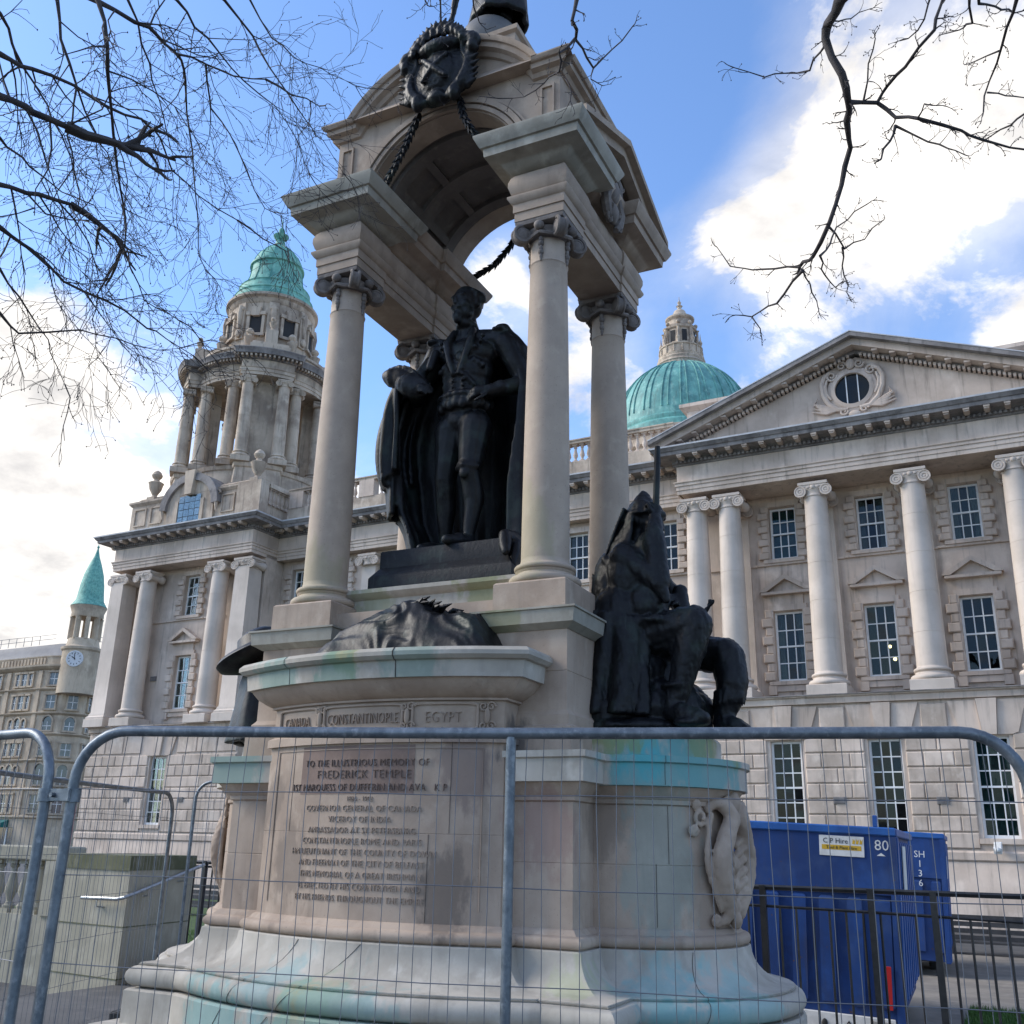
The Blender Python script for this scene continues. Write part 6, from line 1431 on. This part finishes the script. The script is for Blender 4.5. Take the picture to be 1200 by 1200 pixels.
# ------------------------------------------------------------------ blue towable site units
def unit(label,x1,y0,w,dp,h,tilt,rz,big):
    o=thing('site_unit',label,'site unit',(x1-w/2,y0,.0),rz,'blue towable site units'); o.rotation_euler=(0,R(tilt),rz)
    X0,X1=-w/2,w/2; z0=.42; zt=h
    body=MB(); body.box(X0+.03,X1-.03,.03,dp-.03,z0-.1,zt-.05); body.build('body',M['blue'],o)
    zm=z0+(zt-z0)*.62
    MB().box(X0,X1,-.02,.06,zm,zt-.08,.008).build('upper_panel',M['blue'],o)
    rib=MB(); n=9; rib.box(-.085,.085,-.035,.04,0,zm-z0-.07,.03); rm=rib.mesh('rib',M['blue'],30)
    for i in range(n): place('rib',rm,o,(X0+.16+(w-.32)*i/(n-1),.015,z0+.03))
    rib=MB(); rib.box(-.02,.035,-.09,.09,0,zt-z0-.2,.02); rs=rib.mesh('side_rib',M['bluetrim'],30)
    for i in range(int(dp/.45)): place('side_rib',rs,o,(X1-.01,.45+.45*i,z0+.05))
    MB().box(X0-.02,X1+.02,-.05,.05,zt-.10,zt,.015).build('top_rail',M['bluetrim'],o); MB().box(X1-.04,X1+.03,.05,dp,zt-.10,zt-.003,.015).build('side_top_rail',M['bluetrim'],o)
    MB().box(X1-.06,X1+.025,-.045,.05,z0-.12,zt-.101,.01).build('corner_post',M['blue'],o); MB().box(X1-.0,X1+.04,.052,.22,z0-.1,zt-.102,.01).build('corner_trim',M['bluetrim'],o)
    if big:
        ch=MB(); ch.box(X0,X1-.08,-.045,.02,.12,.36,.006); ch.build('rear_bumper',M['plate'],o)
        def flat(me,x,z,y,mt,nm,par=o):
            me.transform(Matrix.Translation((x,y,z))@Matrix.Rotation(PI/2,4,'X')); return mesh_obj(nm,me,mt,par)
        MB().box(X1-.34,X1-.10,-.075,-.046,.15,.33,.006).build('light_cluster',M['grey'],o)
        tr=MB().prism([(X1-.27,.16),(X1-.14,.16),(X1-.20,.31)],-.09,-.076).build('red_triangle_reflector',M['red'],o)
        MB().prism([(X1-.68,.16),(X1-.50,.16),(X1-.59,.30)],-.056,-.0455).build('warning_triangle',M['ink'],o); MB().prism([(X1-.65,.175),(X1-.53,.175),(X1-.59,.275)],-.060,-.0565).build('warning_triangle_centre',M['plate'],o)
        e_=MB(); e_.ell((X1-.86,-.05,.24),(.035,.012,.055)); e_.build('warning_spot',M['ink'],o)
        MB().box(X1-.16,X1-.10,-.075,-.05,.46,.92,.004).build('red_tail_strip',M['red'],o)
        pl=MB().box(X1-.86,X1-.34,-.032,-.0205,zt-.36,zt-.125,.003).build('hire_plate',M['plate'],o)
        flat(txt('C P Hire',.082,.001),X1-.67,zt-.212,-.0335,M['ink'],'plate_lettering'); 
        lg=MB(); 
        for k in range(3): lg.prism([(X1-.475+.042*k,zt-.212),(X1-.445+.042*k,zt-.212),(X1-.435+.042*k,zt-.152),(X1-.45+.042*k,zt-.177),(X1-.465+.042*k,zt-.152)],-.0345,-.0322)
        lg.build('plate_emblem',M['yellow'],o); MB().box(X1-.83,X1-.37,-.0335,-.0322,zt-.288,zt-.232).build('plate_band',M['yellow'],o)
        flat(txt('Tool & Plant Hire',.05,.001),X1-.60,zt-.278,-.0345,M['ink'],'plate_small_lettering')
        flat(txt('80',.17,.001),X1-.14,zt-.265,-.0225,M['plate'],'unit_number'); MB().prism([(X1-.20,zt-.33),(X1-.10,zt-.33),(X1-.15,zt-.295)],-.0245,-.0215).build('number_mark',M['plate'],o)
        MB().box(X1-.24,X1-.19,.1,.2,zt,zt+.14,.01).build('lifting_lug',M['bluetrim'],o)
        MB().box(X1+.035,X1+.045,.9,1.5,zt-.75,zt-.2).build('side_notice',M['plate'],o)
    else:
        MB().box(X1-.86,X1-.66,-.032,-.0205,zt-.55,zt-.30).build('notice',M['plate'],o); MB().box(X1-.83,X1-.69,-.0345,-.0325,zt-.50,zt-.36).build('notice_print',M['yellow'],o)
        for k,s in enumerate(('SH','1','3','6')):
            me=txt(s,.17,.001); me.transform(Matrix.Translation((X1-.42,-.0225,zt-.45-.17*k))@Matrix.Rotation(PI/2,4,'X')); mesh_obj('unit_number',me,M['plate'],o)
        MB().box(X1+.035,X1+.045,.2,.5,zt-.8,zt-.4).build('side_notice',M['plate'],o)
    for x in (X0+.3,X1-.3):
        for y in (dp*.5,dp*.62):
            wl=MB(); wl.M=Matrix.Translation((x,y,.31))@Matrix.Rotation(PI/2,4,'Y'); wl.lathe([(.12,-.1),(.28,-.1),(.31,-.07),(.31,.07),(.28,.1),(.12,.1)],n=20); wl.build('wheel',M['rubber'],o)
    MB().box(X0+.15,X1-.15,.3,dp-.2,.28,.34).build('chassis',M['blackmetal'],o)
    for x in (X0+.2,X1-.2): MB().box(x-.05,x+.05,.2,.3,.0,.3).build('support_leg',M['blackmetal'],o)
    return o
M['grey']=mat('grey_plastic',[(.30,.29,.27)],.5)
unit('nearest blue towable site unit with C P Hire plate and number 80',-1.50,13.3,2.9,3.7,2.46,2.2,R(2.5),True)
unit('second blue site unit behind, lettered SH 136 in white',-1.50,21.3,2.9,3.0,2.56,2.6,R(2.5),False)

# ------------------------------------------------------------------ bare winter trees
LL=[([[-4.31,3.06,6.74],[-4.09,3.17,6.59],[-4.11,3.38,6.66],[-4.29,3.67,6.86],[-4.26,3.91,6.96],[-4.06,3.95,6.83],[-3.83,4.0,6.76]],0.04,0.01,(-4.82,2.86,6.95)),
 ([[-4.29,3.67,6.86],[-4.54,3.99,7.01],[-4.74,4.22,6.99],[-4.7,4.29,6.68],[-4.66,4.33,6.36],[-4.88,4.64,6.15],[-5.14,4.98,6.24]],0.026,0.006,None),
 ([[-3.93,2.8,6.34],[-3.88,2.87,6.07],[-4.07,3.08,5.99],[-4.42,3.48,5.91],[-4.57,3.7,5.8],[-4.51,3.7,5.53],[-4.44,3.7,5.36],[-4.58,3.97,5.3],[-4.7,4.39,5.4]],0.032,0.006,(-4.27,2.67,6.7)),
 ([[-4.63,2.77,6.23],[-4.77,3.06,6.42],[-4.62,3.24,6.39],[-4.39,3.31,6.21],[-4.29,3.49,6.22],[-4.47,3.8,6.37],[-4.65,4.09,6.38],[-4.52,4.23,6.23],[-4.25,4.34,6.03]],0.04,0.008,(-4.79,2.47,6.18)),
 ([[-4.16,2.54,5.59],[-4.31,2.82,5.76],[-4.2,2.95,5.73]],0.048,0.042,(-4.3,2.27,5.58)),
 ([[-4.75,3.0,5.56],[-4.86,3.32,5.74],[-4.74,3.45,5.72]],0.036,0.028,(-4.91,2.67,5.57)),
 ([[-5.04,3.25,5.51],[-5.2,3.58,5.6],[-5.11,3.78,5.46],[-4.82,3.88,5.31],[-4.74,4.08,5.25],[-4.87,4.46,5.33],[-4.95,4.79,5.38]],0.038,0.007,(-5.15,2.89,5.59)),
 ([[-4.85,3.18,7.08],[-4.83,3.24,6.82],[-4.76,3.36,6.53],[-4.9,3.66,6.44],[-5.15,3.99,6.55],[-5.28,4.25,6.39]],0.03,0.006,(-5.15,3.0,7.4)),
 ([[-4.25,3.96,7.55],[-4.26,4.27,7.52],[-4.14,4.35,7.26],[-4.03,4.44,7.07],[-4.11,4.76,7.1],[-4.24,5.12,7.24],[-4.22,5.38,7.11]],0.024,0.005,(-4.5,3.52,7.57)),
 ([[-4.19,3.52,7.12],[-4.34,3.95,7.25],[-4.36,4.34,7.22],[-4.16,4.47,7.03],[-4.02,4.58,6.77],[-4.12,4.85,6.72]],0.024,0.005,(-4.37,3.13,7.06)),
 ([[-4.26,3.89,6.95],[-4.51,4.22,6.94],[-4.43,4.35,6.79],[-4.29,4.41,6.49],[-4.31,4.65,6.34],[-4.42,5.02,6.5]],0.02,0.005,None),
 ([[-4.88,3.25,4.9],[-5.09,3.53,4.96],[-4.84,3.75,5.04],[-4.49,3.87,4.92],[-4.33,4.07,4.96]],0.022,0.005,(-4.92,2.92,5.03)),
 ([[-4.68,2.75,6.52],[-4.93,3.07,6.55],[-4.9,3.29,6.38],[-4.76,3.32,6.14],[-4.81,3.51,5.96],[-5.11,3.84,5.93]],0.026,0.006,(-4.78,2.45,6.58)),
 ([[-4.58,3.47,7.24],[-4.67,3.79,7.03],[-4.97,4.28,6.92],[-5.16,4.62,6.83]],0.022,0.005,(-4.79,3.1,7.41)),
 ([[-5.16,3.2,6.16],[-5.33,3.54,6.24],[-5.23,3.73,6.14],[-4.97,3.79,6.0],[-4.95,3.93,5.94]],0.024,0.005,(-5.28,2.83,6.21)),
 ([[-5.34,3.49,5.45],[-5.54,3.86,5.41],[-5.48,4.02,5.24],[-5.32,4.08,4.91]],0.022,0.006,(-5.41,3.1,5.64)),
 ([[-4.76,3.36,6.53],[-4.76,3.36,6.16],[-4.78,3.46,6.01],[-5.17,3.63,5.96],[-5.47,3.88,5.91],[-5.36,4.09,5.77]],0.018,0.005,None),
 ([[-4.26,4.2,7.78],[-4.18,4.38,7.56],[-4.0,4.43,7.36],[-3.92,4.62,7.4],[-3.92,5.05,7.58]],0.018,0.004,(-4.6,3.86,7.98)),
 ([[-4.51,3.7,5.53],[-4.68,3.74,5.33],[-5.05,3.99,5.28],[-5.29,4.28,5.19]],0.016,0.004,None)]
RL=[([[-0.41,5.19,7.06],[-0.52,5.5,7.2],[-0.55,5.54,7.12],[-0.47,5.53,6.8],[-0.46,5.66,6.68],[-0.51,6.03,6.77],[-0.53,6.33,6.84],[-0.62,6.4,6.6],[-0.72,6.35,6.28],[-0.87,6.52,6.15],[-1.02,6.85,6.29]],0.052,0.018,(-0.05,4.93,7.07)),
 ([[-1.02,6.85,6.29],[-1.42,7.1,6.51],[-1.65,7.34,6.74],[-1.72,7.2,6.86]],0.016,0.005,None),
 ([[-0.85,5.85,5.65],[-1.09,6.2,5.65],[-1.32,6.47,5.74],[-1.42,6.4,5.74]],0.016,0.005,None),
 ([[-1.32,6.47,5.74],[-1.26,6.45,5.62],[-1.31,6.75,5.69]],0.008,0.005,None),
 ([[-0.73,6.37,6.27],[-0.68,6.8,6.33],[-0.54,6.86,6.41],[-0.4,6.63,6.38]],0.014,0.005,None),
 ([[-0.74,5.87,5.74],[-0.69,6.15,6.03],[-0.59,6.27,6.22],[-0.45,6.1,6.19]],0.013,0.005,None),
 ([[-0.69,6.76,6.32],[-0.74,7.11,6.38],[-0.71,7.13,6.22],[-0.69,6.99,6.0]],0.012,0.005,None),
 ([[-0.74,5.87,5.74],[-0.77,6.26,5.83],[-0.73,6.46,5.83],[-0.65,6.3,5.77]],0.011,0.005,None),
 ([[-0.85,5.85,5.65],[-0.86,6.19,5.74],[-0.87,6.52,5.79],[-0.86,6.51,5.71]],0.01,0.005,None),
 ([[-0.46,5.66,6.68],[-0.3,5.89,6.8],[-0.2,5.88,6.64],[-0.07,5.75,6.49],[0.17,5.93,6.45],[0.35,6.3,6.57],[0.59,6.51,6.58]],0.026,0.01,None),
 ([[-0.21,5.99,6.66],[-0.03,5.97,6.46],[0.08,5.87,6.3],[0.17,6.03,6.34]],0.014,0.005,None),
 ([[-0.21,5.99,6.66],[-0.25,5.93,6.51],[-0.31,5.84,6.33]],0.017,0.008,None),
 ([[-0.3,5.89,6.8],[-0.23,5.86,6.88],[-0.1,5.64,6.81],[0.09,5.52,6.92],[0.18,5.62,7.27]],0.016,0.014,None),
 ([[-0.38,5.78,6.74],[-0.32,5.74,7.0],[-0.25,5.51,6.98]],0.011,0.005,None),
 ([[-0.54,5.54,7.09],[-0.71,5.93,7.25],[-0.89,6.0,7.35],[-1.0,5.82,7.21],[-1.17,5.63,7.2]],0.013,0.005,None),
 ([[-0.51,5.47,7.19],[-0.4,5.78,7.44],[-0.28,5.8,7.49]],0.01,0.004,None),
 ([[0.52,5.09,6.62],[0.44,5.54,6.69],[0.36,5.81,6.67],[0.3,5.79,6.44]],0.018,0.006,(0.8,4.81,6.77)),
 ([[0.29,5.18,6.81],[0.29,5.34,6.73],[0.23,5.63,6.96],[0.13,5.82,7.13]],0.014,0.005,(0.54,4.91,7.11)),
 ([[0.1,5.42,7.11],[0.04,5.35,6.87],[-0.06,5.48,6.88]],0.012,0.005,(0.43,5.48,7.53)),
 ([[0.42,5.59,6.69],[0.3,5.83,6.86],[0.25,6.13,7.1]],0.009,0.004,None),
 ([[0.57,5.79,6.4],[0.46,6.14,6.55],[0.33,6.21,6.55]],0.014,0.006,(0.87,5.47,6.49)),
 ([[-0.07,5.75,6.49],[-0.02,5.54,6.42],[0.08,5.55,6.38]],0.009,0.004,None),
 ([[0.33,5.2,6.73],[0.42,5.34,6.8],[0.54,5.67,7.0],[0.66,5.78,7.1]],0.012,0.006,(0.42,4.97,6.79)),
 ([[0.34,5.8,6.58],[0.45,6.02,6.69],[0.63,6.38,6.88]],0.009,0.005,None),
 ([[-1.87,4.52,7.09],[-1.88,4.46,6.85],[-1.91,4.59,6.83],[-1.95,4.99,6.96],[-1.87,5.13,7.2],[-1.68,5.0,7.2]],0.022,0.005,(-1.57,4.63,7.47)),
 ([[-1.91,4.58,6.83],[-1.96,4.45,6.63],[-2.0,4.55,6.59],[-2.27,4.79,6.74],[-2.51,4.93,6.87],[-2.62,4.78,6.8]],0.014,0.004,None),
 ([[-1.95,4.99,6.96],[-1.94,4.92,6.81],[-1.94,5.12,6.92]],0.008,0.004,None),
 ([[-2.03,4.57,6.6],[-1.92,4.51,6.43],[-1.91,4.51,6.31]],0.007,0.004,None),
 ([[-2.56,4.01,6.91],[-2.7,4.27,7.1],[-2.84,4.52,7.23]],0.012,0.006,(-2.16,3.85,6.83)),
 ([[-2.44,4.22,7.06],[-2.58,4.48,7.26],[-2.58,4.54,7.23]],0.01,0.006,(-2.04,4.05,6.97)),
 ([[-2.64,3.95,6.89],[-2.72,4.14,7.04],[-2.85,4.38,7.3]],0.008,0.004,(-2.27,3.79,6.8))]
def grow(mb,p,d,ln,r,depth,rr,droop=0):
    """a twig with side twigs; d is a direction; returns nothing"""
    n=4; pts=[p]; q=p.copy(); dd=d.copy()
    for i in range(n):
        dd=(dd+Vector((rr.gauss(0,.22),rr.gauss(0,.22),rr.gauss(0,.22)-droop))).normalized(); q=q+dd*(ln/n); pts.append(q.copy())
    mb.tube(pts,[max(.0014,r*(1-.62*i/n)) for i in range(n+1)],4 if r<.006 else 6,False)
    if depth>0:
        k=rr.randint(2,4) if depth>1 else rr.randint(2,3)
        for i in range(k):
            t_=rr.uniform(.25,1.0); j=min(n-1,int(t_*n)); b=pts[j].lerp(pts[j+1],t_*n-j) if j<n else pts[-1]
            ax=Vector((rr.gauss(0,1),rr.gauss(0,1),rr.gauss(0,1))).normalized(); nd_=(dd+ax*.75).normalized(); nd_.z-=droop*.5
            grow(mb,b,nd_.normalized(),ln*rr.uniform(.42,.68),r*.58,depth-1,rr,droop)
    elif rr.random()<.6: mb.ell(pts[-1],(.004,.004,.006),None,5,4)
def tree(name,label,base,limbs,joint,trunk_r,seed,dens,droop,twl,maxd=2,th=1.0):
    rr=random.Random(seed); base=Vector(base); joint=Vector(joint)
    o=thing(name,label,'tree',base); ORG[o.name]=base
    mb=MB(); pts=[];rad=[]
    for i in range(11):
        t_=i/10; pts.append(base.lerp(joint,t_)+Vector((.12*math.sin(t_*4+seed),.10*math.sin(t_*5),0))); rad.append(trunk_r*(1.5-.5*min(1,t_*5) if t_<.2 else 1)*(1-.45*t_))
    mb.tube(pts,rad,16); mb.build('trunk',M['bark'],o)
    tw=MB()
    for L_,r0,r1,feed in limbs:
        P=[Vector(p) for p in L_]
        if feed is not None:      # carry the limb back to the trunk, outside the picture
            f=Vector(feed); rx=lambda k:Vector((rr.gauss(0,k),rr.gauss(0,k),rr.gauss(0,k)))
            j0=joint+Vector((0,0,rr.uniform(-2.2,.3))); F=spl([j0,j0.lerp(f,.3)+rx(.18)+Vector((0,0,.35)),j0.lerp(f,.65)+rx(.16)+Vector((0,0,.30)),f,P[0]],5)[:-1]; nF=len(F); R0=[th*r0*(1.0+1.3*(1-i/nF)) for i in range(nF)]
        else: F=[];R0=[]
        # subdivide with a slight wander
        Q=[];
        for i in range(len(P)-1):
            a,b=P[i],P[i+1]; m_=max(2,int((b-a).length/.12))
            for j in range(m_):
                c=a.lerp(b,j/m_); 
                if 0<j: c=c+Vector((rr.gauss(0,.008),rr.gauss(0,.008),rr.gauss(0,.008)))
                Q.append(c)
        Q.append(P[-1]); n=len(Q)
        rq=[th*(r0+(r1-r0)*(i/(n-1))**.6)*(1+.10*math.sin(i*1.7+seed)) for i in range(n)]
        lm=MB(); lm.tube(F+Q,R0+rq,8); lm.build('limb',M['bark'],o,60)
        for i in range(1,n):
            if rr.random()<dens*(Q[i]-Q[i-1]).length:
                d=(Q[i]-Q[i-1]).normalized(); ax=Vector((rr.gauss(0,1),rr.gauss(0,1),rr.gauss(0,1))); ax=(ax-d*ax.dot(d)).normalized()
                nd_=(d*.7+ax*.8); nd_.z-=droop; s=rr.uniform(.5,1.0)
                grow(tw,Q[i],nd_.normalized(),twl*s,max(.0024,min(.006,rq[i]*.5)),maxd,rr,droop*.3)
        grow(tw,Q[-1],(Q[-1]-Q[-2]).normalized(),twl*.7,max(.003,r1*.8),1 if maxd<2 else 2,rr,droop*.3)
    tag(tw.build('twigs',M['bark'],o,60),kind='stuff'); return o
def feeds(lst,joint,test):
    out=[]
    for L_,r0,r1 in lst:
        a,b=Vector(L_[0]),Vector(L_[1]); out.append((L_,r0,r1,(a+(a-b).normalized()*.35+(Vector(joint)-a).normalized()*.35) if test(a) else None))
    return out
JL=(-7.9,2.0,7.4); JR=(2.9,5.2,8.6)
tree('bare_tree','bare winter tree with dense twigs overhanging the upper left',(-7.8,1.9,0),LL,JL,.26,3,17,.20,.60,2,.42)
tree('bare_tree','bare winter tree with a few gnarled branches hanging in from upper right',(3.0,5.1,0),RL,JR,.24,9,13,.02,.14,1,.70)
